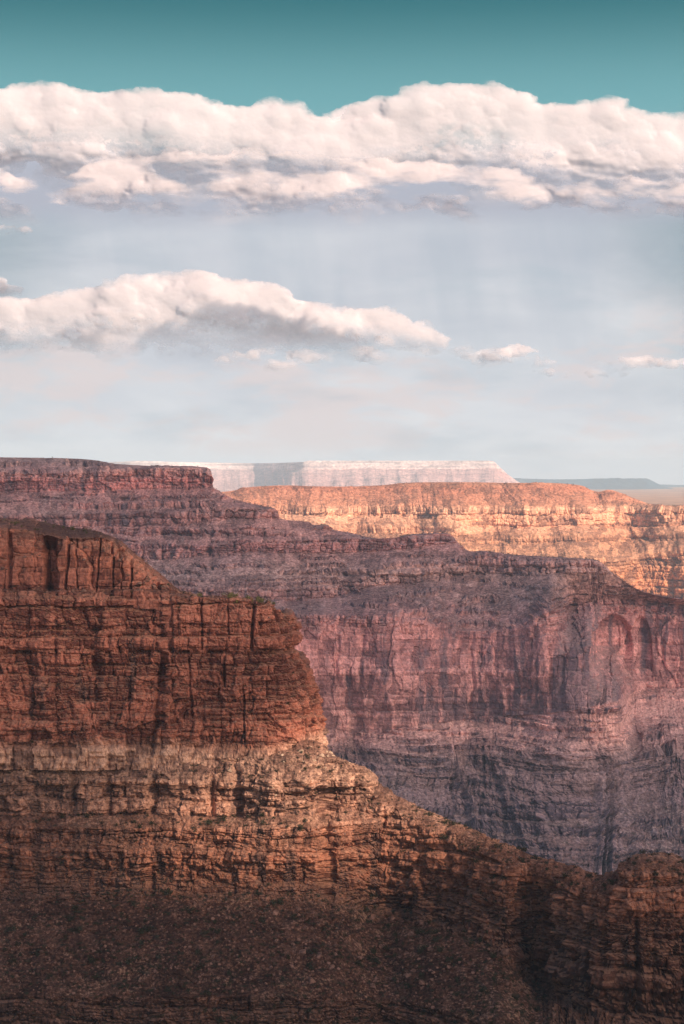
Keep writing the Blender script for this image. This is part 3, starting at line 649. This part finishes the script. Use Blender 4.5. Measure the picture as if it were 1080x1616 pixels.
# ================================================================== FAR COUNTRY
def far_mesa():
    u = np.linspace(120, 830, 520); nu = len(u)
    crest = pchip([120, 180, 220, 260, 330, 400, 478, 488, 600, 770, 778, 790, 803, 818, 830], [731, 729, 727.5, 728.5, 730, 731, 729, 727, 727, 727, 728, 738, 750, 760, 768], u)
    k = sstep(400, 482, u); fl = 200 * np.sin(u / 9.0) + 120 * np.sin(u / 4.1)
    Y = 26500 - 3600 * k + 500 * np.sin(u / 47.0) * (1 - k)
    ct = np.minimum(crest + 13 - 3 * (1 - k), 764)
    ge = sstep(770, 818, u) * 900
    lev = [world(u, crest + 2, Y + 9000), world(u, crest, Y + ge), world(u, ct, Y - 120 + ge), world(u, np.full(nu, 764.0) + 0 * u, Y - 1500 + 0.5 * fl), world(u, np.full(nu, 790.0), Y - 3500)]
    P, T = loft(lev, [(4, 0.8, 1), (18, 0.0, 1), (34, 0.75, 1), (10, 0.9, 1)])
    s = arclen(lev[2]); n = outward(P, 0.4); z = P[..., 2]; S2 = np.broadcast_to(s[None, :], z.shape)
    d = 60 * fbm(S2 / 330, z / 900, 0 * z, 5, 401, 0.6) * (0.25 + T) + 25 * fbm(P[..., 0] / 150, P[..., 1] / 150, z / 60, 4, 405)
    d *= 0.08 + 0.92 * sstep(1, 7, HY - F * z / P[..., 1] - crest[None, :]); d[:5] *= 0.1
    P = P + n * d[..., None]
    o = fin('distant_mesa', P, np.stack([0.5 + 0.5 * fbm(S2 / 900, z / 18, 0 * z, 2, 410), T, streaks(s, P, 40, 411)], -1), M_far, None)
    tag(o, 'distant pale pink mesa with a flat top and fluted slopes, far behind the sunlit plateau', 'mesa', kind='structure')
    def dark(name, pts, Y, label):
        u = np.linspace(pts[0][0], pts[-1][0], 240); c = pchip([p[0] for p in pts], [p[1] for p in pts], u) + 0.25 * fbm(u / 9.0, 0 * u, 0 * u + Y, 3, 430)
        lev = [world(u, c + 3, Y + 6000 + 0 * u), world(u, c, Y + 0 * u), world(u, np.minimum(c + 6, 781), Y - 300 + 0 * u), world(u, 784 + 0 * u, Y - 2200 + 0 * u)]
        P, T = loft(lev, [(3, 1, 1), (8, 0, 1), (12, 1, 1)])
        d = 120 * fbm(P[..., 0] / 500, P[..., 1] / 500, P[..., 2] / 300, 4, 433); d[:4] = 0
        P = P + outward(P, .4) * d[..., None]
        o = fin(name, P, np.stack([T, T, T], -1), M_shaded, None); tag(o, label, 'mesa', kind='structure')
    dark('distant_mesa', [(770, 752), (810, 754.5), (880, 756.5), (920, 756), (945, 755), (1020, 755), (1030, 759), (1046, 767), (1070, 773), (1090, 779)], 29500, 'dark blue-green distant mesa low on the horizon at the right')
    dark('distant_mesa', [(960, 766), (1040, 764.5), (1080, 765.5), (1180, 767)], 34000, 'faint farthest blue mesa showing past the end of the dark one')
    # pale plain behind the plateau, raised above the canyon floor
    xs = np.linspace(-11000, 11000, 120); ys = np.concatenate([np.linspace(8700, 15000, 120), np.linspace(15200, 36500, 60)])
    XX, YY = np.meshgrid(xs, ys); ZZ = -190 + 10 * fbm(XX / 700, YY / 700, 0 * XX, 4, 450)
    P = np.stack([XX, YY, ZZ], -1)
    P = np.concatenate([np.stack([xs, 0 * xs + 8600, 0 * xs - 640], -1)[None], P])[::-1]
    o = fin('desert_plain', P, np.zeros(P.shape), M_plain, None); o['kind'] = 'structure'; tag(o, 'flat sunlit desert plain reaching away to the dark mesa', 'plain', kind='structure')
    V = [(-11000, -1200, -720), (11000, -1200, -720), (11000, 36800, -720), (-11000, 36800, -720)]
    o = mesh_obj('ground', V, [(0, 1, 2, 3)], M_ground); tag(o, 'canyon floor far below the cliffs', 'ground', kind='structure')
far_mesa()

def sky_dome():
    az = np.radians(np.linspace(-26, 26, 53)); el = np.radians(np.concatenate([[-2.0], np.linspace(-0.5, 24, 25)]))
    A, B = np.meshgrid(az, el); Rd = 90000.0
    V = np.stack([Rd * np.sin(A) * np.cos(B), Rd * np.cos(A) * np.cos(B), Rd * np.sin(B)], -1).reshape(-1, 3)
    nu = len(az); Fc = [(j * nu + i, j * nu + i + 1, (j + 1) * nu + i + 1, (j + 1) * nu + i) for j in range(len(el) - 1) for i in range(nu - 1)]
    o = mesh_obj('sky', V, Fc, sky_material(), None, True)
    tag(o, 'teal sky with long pale cumulus banks above a hazy horizon', 'sky', kind='structure')
sky_dome()

# ================================================================== SHRUBS AND BOULDERS
def leaf_mat(name, c1, c2):
    m = bpy.data.materials.new(name); m.use_nodes = True; nt = m.node_tree; b = nt.nodes['Principled BSDF']
    b.inputs['Roughness'].default_value = 0.8; b.inputs['Specular IOR Level'].default_value = 0.2
    ge = nt.nodes.new('ShaderNodeNewGeometry'); n = noise(nt, S(nt, ge.outputs['Position']), 1.3, 3, 0.6)
    nt.links.new(mixc(nt, n.step(0.35, 0.65), c1, c2).k, b.inputs['Base Color'])
    return m
M_dark = leaf_mat('dark_shrub_leaves', (0.020, 0.020, 0.010), (0.046, 0.043, 0.021))
M_yell = leaf_mat('yellow_shrub_leaves', (0.085, 0.070, 0.022), (0.19, 0.15, 0.05))
M_stone = simple_mat('loose_sandstone', (0.10, 0.05, 0.036), (0.24, 0.12, 0.085), 0.6, 0.92, 0.5)
M_pale = simple_mat('pale_sandstone', (0.40, 0.25, 0.16), (0.52, 0.36, 0.25), 0.7, 0.92, 0.4)
def shrub_shape(rng, n=130):
    """twiggy dome of small leaf sprays with an uneven outline"""
    V, Fc = [], []
    lobes = rng.normal(size=(5, 3)) * (0.42, 0.42, 0.18) + (0, 0, 0.5)
    for k in range(n):
        c = lobes[k % 5] + rng.normal(size=3) * 0.27
        c[2] = max(c[2], 0.02)
        a = rng.normal(size=3); a /= np.linalg.norm(a); b = np.cross(a, rng.normal(size=3)); b /= np.linalg.norm(b)
        r = 0.09 + 0.12 * rng.rand(); i = len(V)
        V += [c - a * r, c + b * r * 0.6, c + a * r * 1.2, c - b * r * 0.6]; Fc.append((i, i + 1, i + 2, i + 3))
    for k in range(5):                                            # stems
        t = lobes[k]; i = len(V); w = 0.03
        V += [(-w, 0, -0.25), (w, 0, -0.25), tuple(t + (w, 0, 0)), tuple(t - (w, 0, 0))]; Fc.append((i, i + 1, i + 2, i + 3))
    return np.array([tuple(v) for v in V]), Fc
import bmesh
def stone_shape(rng, flat=0.7):
    bm = bmesh.new()
    for k in range(13):
        p = rng.normal(size=3); p /= np.linalg.norm(p); p = np.sign(p) * np.abs(p) ** 0.7 * (0.8 + 0.3 * rng.rand())
        bm.verts.new((p[0] * 1.1, p[1], p[2] * flat))
    r = bmesh.ops.convex_hull(bm, input=bm.verts)
    bmesh.ops.delete(bm, geom=[g for g in r['geom_interior'] if isinstance(g, bmesh.types.BMVert)], context='VERTS')
    bmesh.ops.bevel(bm, geom=bm.edges[:], offset=0.05, segments=1, affect='EDGES')
    bmesh.ops.triangulate(bm, faces=bm.faces[:])
    bm.verts.ensure_lookup_table(); bm.verts.index_update()
    V = np.array([v.co[:] for v in bm.verts]); Fc = [tuple(v.index for v in f.verts) for f in bm.faces]; bm.free()
    return V, Fc
RG = np.random.RandomState(11)
def spots(key, count, box, ok=None, face=0.05, edge=False):
    """random surface points of a landform that fall in a photograph-pixel box and face the camera"""
    P = GRID[key]; n = normals(P); view = -P / np.linalg.norm(P, axis=-1, keepdims=True)
    xp = 540 + F * P[..., 0] / P[..., 1]; yp = HY - F * P[..., 2] / P[..., 1]
    m = (xp > box[0]) & (xp < box[2]) & (yp > box[1]) & (yp < box[3]) & (n[..., 2] > (ok if ok is not None else 0.3)) & ((n * view).sum(-1) > face)
    idx = np.argwhere(m)
    if not len(idx): return []
    idx = idx[RG.choice(len(idx), min(count, len(idx)), replace=False)]
    return [P[i, j] for i, j in idx]
def merged(name, pts, shapes, mat, smin, smax, label, cat, squash=1.0):
    VV, FF, k = [], [], 0
    for p in pts:
        V, Fc = shapes[RG.randint(len(shapes))]; a = RG.rand() * 6.283; sz = smin + (smax - smin) * RG.rand() ** 2
        c, s_ = math.cos(a), math.sin(a)
        VV.append(np.stack([V[:, 0] * c - V[:, 1] * s_, V[:, 0] * s_ + V[:, 1] * c, V[:, 2] * squash], -1) * sz + p)
        FF += [tuple(q + k for q in f) for f in Fc]; k += len(V)
    o = mesh_obj(name, np.concatenate(VV), FF, mat); tag(o, label, cat, kind='stuff')
SHRUBS = [shrub_shape(RG) for _ in range(6)]; STONES = [stone_shape(RG, f) for f in (0.8, 0.6, 0.75, 0.45, 0.9, 0.65)]
SMALL = [shrub_shape(RG, 26) for _ in range(4)]
PEB = [(V * 1.0, Fc) for V, Fc in STONES[:4]]
protos = {}
def place(kind, shapes, mat, pts, smin, smax, label, cat, group, squash=1.0, power=2):
    for p in pts:
        k = RG.randint(len(shapes)); key = (kind, k, mat.name)
        if key not in protos:
            o = mesh_obj(kind, *shapes[k], mat); protos[key] = o
        else:
            o = protos[key].copy(); C.objects.link(o)
        sz = smin + (smax - smin) * RG.rand() ** power
        o.location = tuple(p); o.rotation_euler = (0, 0, RG.rand() * 6.283) if kind == 'shrub' else (RG.normal() * 0.3, RG.normal() * 0.3, RG.rand() * 6.283)
        o.scale = (sz, sz, sz * squash)
        tag(o, label, cat, group)
def scatter():
    sh = lambda *a: place('shrub', SHRUBS, *a)
    sh(M_yell, spots('cliff', 22, (312, 930, 452, 958), 0.5, -1), 1.0, 2.0, 'yellow-green bush on the flat bench at the top of the blocky cliff', 'shrub', 'bushes along the cliff-top bench')
    sh(M_yell, spots('cap', 16, (0, 815, 190, 845), 0.5, -1), 0.7, 1.5, 'low bush on the flat top of the rounded cap rock', 'shrub', 'bushes on top of the cap rock')
    sh(M_dark, spots('cap', 14, (0, 922, 300, 940), 0.3), 0.6, 1.1, 'small dark bush in the rubble at the foot of the cap rock', 'shrub', 'bushes below the cap rock')
    sh(M_dark, spots('ridge', 26, (20, 1284, 480, 1312), 0.4), 1.0, 2.1, 'dark green bush on the ledge below the pale buttress', 'shrub', 'bushes on the ledge under the buttress')
    sh(M_dark, spots('ridge', 16, (330, 1176, 560, 1240), 0.35), 0.6, 1.2, 'small bush on the pale rubble slope under the blocky cliff', 'shrub', 'bushes on the pale rubble slope')
    sh(M_dark, spots('ridge', 40, (700, 1290, 965, 1400), 0.3, -1), 0.8, 1.7, 'bush along the descending crest of the ridge', 'shrub', 'bushes along the ridge crest')
    sh(M_dark, spots('ridge', 16, (968, 1345, 1080, 1420), 0.3, -1), 0.8, 1.6, 'bush on the rounded knob at the right end of the ridge', 'shrub', 'bushes on the knob')
    sh(M_dark, spots('ridge', 150, (0, 1410, 850, 1616), 0.45), 1.0, 2.1, 'dark scrubby bush on the lower rubble slope', 'shrub', 'bushes scattered on the lower rubble slope')
    merged('scrub', spots('ridge', 1500, (-40, 1405, 880, 1640), 0.35) + spots('ridge', 420, (-40, 1170, 1100, 1405), 0.4) + spots('cliff', 50, (0, 930, 470, 1175), 0.55), SHRUBS[:4], M_dark, 0.45, 1.0, 'small dark scrub dotted over the rubble and ledges of the near butte', 'scrub', 0.9)
    st = lambda *a: place('boulder', STONES, *a)
    st(M_stone, spots('ridge', 60, (430, 1420, 820, 1570), 0.4), 0.7, 1.9, 'broken sandstone block on the lower rubble slope', 'boulder', 'blocks on the lower rubble slope')
    st(M_stone, spots('cap', 34, (-10, 918, 320, 942), 0.2), 0.6, 1.7, 'fallen red block in the rubble at the foot of the cap rock', 'boulder', 'blocks below the cap rock')
    st(M_stone, spots('cap', 40, (-10, 812, 320, 915), 0.45, -1), 0.5, 1.5, 'loose red block on the sloping top of the rounded cap rock', 'boulder', 'blocks on top of the cap rock')
    st(M_pale, spots('ridge', 30, (360, 1176, 600, 1260), 0.3), 0.5, 1.2, 'pale block on the rubble slope under the blocky cliff', 'boulder', 'blocks on the pale rubble slope')
    st(M_stone, spots('cliff', 18, (270, 932, 400, 952), 0.4, -1), 0.5, 1.4, 'loose red slab on the flat bench at the top of the blocky cliff', 'boulder', 'slabs on the cliff-top bench')
    p = spots('ridge', 1, (326, 1170, 342, 1182), -1, -1)
    if p: place('boulder', STONES[3:4], M_pale, p, 3.2, 3.2, 'large pale slab lying on the ledge at the foot of the blocky cliff', 'boulder', None, 0.7)
    merged('rubble', spots('ridge', 2600, (-40, 1405, 880, 1640), 0.3) + spots('ridge', 1300, (-40, 1170, 1100, 1405), 0.35) + spots('cap', 260, (-40, 820, 320, 942), 0.3) + spots('cliff', 240, (-40, 930, 470, 1175), 0.5), PEB, M_stone, 0.25, 0.8, 'loose broken rock strewn over the ledges and rubble slopes of the near butte', 'rubble')
    merged('scrub', spots('mid', 3000, (-40, 715, 1100, 1400), 0.4, 0.02), SMALL, M_dark, 1.2, 2.8, 'tiny dark scrub dotted over the slopes of the shaded ridge', 'scrub', 0.9)
    merged('scrub', spots('plat', 1500, (330, 755, 1100, 900), 0.35, 0.01), SMALL, M_dark, 2.0, 5.0, 'tiny dark trees dotted over the sunlit plateau', 'scrub', 0.9)
scatter()

def haze():
    lo, hi = (-11500, -1300, -722), (11500, 37500, 330)
    V = [(x, y, z) for x in (lo[0], hi[0]) for y in (lo[1], hi[1]) for z in (lo[2], hi[2])]
    Fc = [(0, 1, 3, 2), (4, 6, 7, 5), (0, 4, 5, 1), (2, 3, 7, 6), (0, 2, 6, 4), (1, 5, 7, 3)]
    m = bpy.data.materials.new('air'); m.use_nodes = True; nt = m.node_tree; nt.nodes.clear()
    out = nt.nodes.new('ShaderNodeOutputMaterial'); v = nt.nodes.new('ShaderNodeVolumePrincipled')
    v.inputs['Color'].default_value = (0.68, 0.86, 0.95, 1); v.inputs['Density'].default_value = 3.4e-5; v.inputs['Anisotropy'].default_value = 0.0
    nt.links.new(v.outputs[0], out.inputs['Volume'])
    o = mesh_obj('haze', V, Fc, m); tag(o, 'thin pale air that fades the far mesas', 'haze', kind='stuff')
haze()

CZ = 1500.0
def cloud_mat(name, holes, dense, white=0.9):
    m = bpy.data.materials.new(name); m.use_nodes = True; nt = m.node_tree; nt.nodes.clear()
    out = nt.nodes.new('ShaderNodeOutputMaterial')
    tr = nt.nodes.new('ShaderNodeBsdfTransparent'); tl = nt.nodes.new('ShaderNodeBsdfTranslucent'); mx = nt.nodes.new('ShaderNodeMixShader')
    tl.inputs[0].default_value = (white, white, white, 1)
    ge = nt.nodes.new('ShaderNodeNewGeometry'); p = S(nt, ge.outputs['Position'])
    t = noise(nt, p, 0.006, 3, 0.5).step(0.3, 0.7) * 0.12 + dense
    x, y, z = separate(nt, p); z = z - CZ
    p = combine(nt, x - z * (SUN_DIR[0] / SUN_DIR[2]), y - z * (SUN_DIR[1] / SUN_DIR[2]), 0.0)      # along the sunbeam
    for c, r, thin in holes:
        n = nt.nodes.new('ShaderNodeVectorMath'); n.operation = 'DISTANCE'; nt.links.new(vmath(nt, 'MULTIPLY', p, (1, 1, 0)).k, n.inputs[0]); n.inputs[1].default_value = (c[0], c[1], 0)
        d = S(nt, n.outputs['Value']) + (noise(nt, p, 0.02, 3, 0.6) - 0.5) * (0.5 * r)
        t = t.max((1.0 - d.step(r * 0.25, r)) * thin)
    nt.links.new(t.k, mx.inputs[0]); nt.links.new(tl.outputs[0], mx.inputs[1]); nt.links.new(tr.outputs[0], mx.inputs[2]); nt.links.new(mx.outputs[0], out.inputs[0])
    return m
CZ = 1500.0
def over(p):
    """where a cloud at height CZ has to be to stand between the sun and point p"""
    k = (CZ - p[2]) / SUN_DIR[2]
    return (p[0] + SUN_DIR[0] * k, p[1] + SUN_DIR[1] * k)
def cloud(center, rx, ry, mat, seed, label):
    nu, nv = 96, 40; a = np.linspace(0, 2 * np.pi, nu + 1)[:-1]; b = np.linspace(-np.pi / 2, np.pi / 2, nv)
    A, B = np.meshgrid(a, b); w = np.cos(B) ** 0.6
    x = rx * w * np.cos(A); y = ry * w * np.sin(A); z = np.where(B > 0, 150 * np.sin(B), 25 * np.sin(B))
    k = 1 + 0.22 * fbm(x / 300, y / 300, z / 100 + seed, 4, seed); x = x * k; y = y * k; z = z * (1 + 0.6 * fbm(x / 160, y / 160, z / 160, 4, seed + 3))
    V = np.stack([x + center[0], y + center[1], z + CZ], -1).reshape(-1, 3)
    Fc = [(j * nu + i, j * nu + (i + 1) % nu, (j + 1) * nu + (i + 1) % nu, (j + 1) * nu + i) for j in range(nv - 1) for i in range(nu)]
    o = mesh_obj('cloud', V, Fc, mat, None, True); tag(o, label, 'cloud')
cloud(over((0, 2900, -200)), 1300, 1400, cloud_mat('thick_cloud', [], 0.38), 501, 'broad grey cloud overhead whose shade lies across the layered ridge')
cloud(over((0, 720, -170)), 900, 800, cloud_mat('added_cloud', [(over((16, 776, -122)), 150.0, 0.90), (over((-70, 795, -50)), 150.0, 0.58)], 0.22, 0.62), 502, 'unseen cloud with gaps, added overhead to dim the near butte')  # unseen, added and shaped to cut skylight and let sun patches through

# ================================================================== CUMULUS BANKS
def cumulus_mat():
    m = bpy.data.materials.new('cumulus'); m.use_nodes = True; nt = m.node_tree; nt.nodes.clear()
    out = nt.nodes.new('ShaderNodeOutputMaterial'); df = nt.nodes.new('ShaderNodeBsdfDiffuse'); tl = nt.nodes.new('ShaderNodeBsdfTranslucent'); tr = nt.nodes.new('ShaderNodeBsdfTransparent')
    df.inputs[0].default_value = (0.97, 0.86, 0.86, 1); tl.inputs[0].default_value = (0.97, 0.86, 0.86, 1)
    at = nt.nodes.new('ShaderNodeAttribute'); at.attribute_name = 'geo'; a = separate(nt, S(nt, at.outputs['Color']))[0]
    m1 = nt.nodes.new('ShaderNodeMixShader'); m1.inputs[0].default_value = 0.58; nt.links.new(df.outputs[0], m1.inputs[1]); nt.links.new(tl.outputs[0], m1.inputs[2])
    m2 = nt.nodes.new('ShaderNodeMixShader'); nt.links.new(a.k, m2.inputs[0]); nt.links.new(tr.outputs[0], m2.inputs[1]); nt.links.new(m1.outputs[0], m2.inputs[2]); nt.links.new(m2.outputs[0], out.inputs[0])
    return m
M_cum = cumulus_mat()
def blur(A, n):
    for _ in range(n):
        A = np.pad(A, 1, mode='edge'); A = (A[:-2] + 2 * A[1:-1] + A[2:]) / 4; A = (A[:, :-2] + 2 * A[:, 1:-1] + A[:, 2:]) / 4
    return A
def cumulus(label, tops, base, dist, seed, x0=-150, x1=1230, nbig=60, kth=34.0, rmax=60, step=1.35, soft=14, wob=12.0, gaps=0.0, under=80.0):
    """a bank of heaped puffs: big puffs carry smaller ones, thin edges let the sky through"""
    rng = np.random.RandomState(seed)
    tx = [p[0] for p in tops]; ty = [p[1] for p in tops]; y0 = min(ty) - 30
    xs = np.arange(x0 - 40, x1 + 40, step); ys = np.arange(y0, base + 30, step); GX, GY = np.meshgrid(xs, ys)
    Zf = np.full(GX.shape, -400.0); Th = np.zeros(GX.shape)
    sph = []
    for k in range(nbig):
        x = x0 + (x1 - x0) * (k + rng.rand()) / nbig; t = float(pchip(tx, ty, np.array([x]))[0]); hgt = max(base - t, 6)
        r = min(rmax, hgt * (0.28 + 0.3 * rng.rand())); top = rng.rand() < 0.6
        y = t + r * 0.9 if top else t + r * 0.8 + (hgt - r * 1.2) * rng.rand()
        sph.append((x, y, rng.normal() * 22 + (y - t) * 0.5, r, 0))
    i = 0
    while i < len(sph):
        x, y, z, r, lv = sph[i]; i += 1
        if lv < 3 and r > 3.0:
            for c in range((9, 8, 6)[lv]):
                dx, dy, dz = rng.normal(), rng.normal() - 0.45, abs(rng.normal()) * 0.9 - 0.1
                q = r * 0.86 / math.sqrt(dx * dx + dy * dy + dz * dz + 1e-6)
                sph.append((x + dx * q * 1.6, y + dy * q * 0.8, z + dz * q, r * (0.24 + 0.4 * rng.rand() ** 1.5), lv + 1))
    for x, y, z, r, lv in sph:
        i0, i1 = np.searchsorted(xs, (x - 1.45 * r, x + 1.45 * r)); j0, j1 = np.searchsorted(ys, (y - r, y + r))
        if i0 >= i1 or j0 >= j1: continue
        q = r * r - ((GX[j0:j1, i0:i1] - x) / 1.45) ** 2 - (GY[j0:j1, i0:i1] - y) ** 2
        h = np.sqrt(np.maximum(q, 0)); ok = q > 0
        Zf[j0:j1, i0:i1] = np.where(ok, np.maximum(Zf[j0:j1, i0:i1], z + h), Zf[j0:j1, i0:i1]); Th[j0:j1, i0:i1] += h
    # ragged by turbulence
    wx = 1.7 * wob * fbm(GX / 34, GY / 22, 0 * GX + seed, 6, seed, 0.66); wy = wob * 0.8 * fbm(GX / 34, GY / 22, 0 * GX + seed + 9, 6, seed + 3, 0.66)
    jx = np.clip(np.round((GX + wx - xs[0]) / step).astype(int), 0, len(xs) - 1); jy = np.clip(np.round((GY + wy - ys[0]) / step).astype(int), 0, len(ys) - 1)
    Th = blur(Th[jy, jx], 1); Zs = Zf[jy, jx]; lowz = Zs < -399
    fill = blur(np.where(lowz, 0, Zs), 4) / np.maximum(blur((~lowz).astype(float), 4), 1e-3)
    Zs = np.where(lowz, fill, Zs); soft_ = sstep(-0.25, 0.45, fbm(GX / 130, GY / 70, 0 * GX + 7, 3, seed + 21))
    wt = 0.55 + 0.4 * soft_; Zs = (1 - wt) * blur(Zs, 3) + wt * blur(Zs, 60) + 2.0 * fbm(GX / 16, GY / 10, 0 * GX, 5, seed + 6, 0.62)
    tt = pchip(tx, ty, xs)[None, :]; rel = np.clip((base - GY) / np.maximum(base - tt, 10), 0, 1)
    Zs = Zs - under * (1 - sstep(0.0, 0.62, rel + 0.25 * fbm(GX / 70, GY / 40, 0 * GX, 3, seed + 23))) ** 1.5
    bn = 16 * fbm(GX / 110, GY / 60, 0 * GX + 3, 4, seed + 8)
    Th = np.maximum(Th - 13 * (1 + fbm((GX + wx) / 22, (GY + wy) / 13, 0 * GX + 2, 5, seed + 31, 0.66)), 0)
    al = (1 - np.exp(-Th / kth)) * (1 - sstep(base - soft, base + soft, GY + bn))
    lowb = 0.42 + 0.5 * sstep(0.45, 0.75, rel)
    al *= 0.96 * (lowb + (1 - lowb) * sstep(-0.28, 0.22, fbm(GX / 170 + 0.8 * wx / 9, GY / 46 + 0.8 * wy / 9, 0 * GX + 6, 5, seed + 27, 0.6))) * (0.36 + 0.64 * sstep(0.02, 0.55, rel + 0.3 * fbm(GX / 60, GY / 34, 0 * GX, 4, seed + 25)))
    if gaps: al *= sstep(-gaps, 0.1, fbm(GX / 120, GY / 40, 0 * GX + 1, 4, seed + 12))
    P = world(GX, GY, dist - 0.32 * Zs * dist / F)
    o = mesh_grid('cloud', P, np.stack([al, al, al], -1), M_cum, None, True)
    bm = bmesh.new(); bm.from_mesh(o.data)
    flat = al.ravel(); bmesh.ops.delete(bm, geom=[v for v in bm.verts if flat[v.index] < 0.012], context='VERTS'); bm.to_mesh(o.data); bm.free()
    tag(o, label, 'cloud')
cumulus('long heaped cumulus bank across the top of the sky, its crown right of centre', [(-160, 150), (-20, 148), (60, 142), (110, 152), (180, 150), (215, 156), (255, 146), (300, 168), (360, 170), (430, 184), (520, 200), (600, 186), (660, 166),
         (710, 134), (790, 146), (840, 172), (900, 172), (960, 164), (1020, 188), (1080, 205), (1240, 210)], 318, 62000, 31, nbig=70, soft=22)
cumulus('bright small cloud head showing behind the dip of the long bank', [(460, 200), (480, 186), (520, 175), (570, 172), (600, 182), (625, 200)], 215, 66000, 32, 470, 618, 9, rmax=24)
cumulus('flat-based cumulus row along the underside of the long bank', [(-160, 262), (0, 262), (70, 300), (120, 276), (220, 250), (330, 238), (450, 246), (560, 252), (700, 262), (780, 266), (830, 292), (900, 282), (1000, 284), (1080, 288), (1240, 280)],
        350, 56000, 33, nbig=54, soft=17, rmax=40, gaps=0.22)
cumulus('low bright cumulus over the left horizon, tapering to the right', [(-160, 452), (0, 470), (60, 472), (120, 466), (170, 456), (230, 444), (330, 438), (400, 446), (430, 470), (520, 482), (600, 490), (650, 508), (690, 530), (720, 560)],
        566, 70000, 34, -150, 690, 40, rmax=50, soft=26, under=14)
cumulus('long thin pink streak of cloud trailing right from the low cumulus', [(330, 560), (420, 548), (520, 552), (600, 540), (690, 532), (760, 545), (860, 560)], 588, 73000, 38, 340, 870, 26, rmax=15, kth=44, soft=14, gaps=0.25, under=6)
cumulus('dark little scrap of cloud under the left end of the long bank', [(-60, 358), (0, 354), (40, 358), (70, 372)], 378, 50000, 37, -60, 62, 8, rmax=9, soft=5)
cumulus('small pinkish tuft at the left edge above the low cumulus', [(-80, 440), (0, 434), (20, 436), (48, 464)], 482, 68000, 35, -80, 40, 7, rmax=22)
cumulus('broken pale tufts low in the sky at the right', [(760, 552), (830, 542), (860, 580), (930, 586), (960, 566), (1040, 560), (1120, 575)], 604, 72000, 36, 760, 1110, 20, rmax=13, kth=26, gaps=0.35)
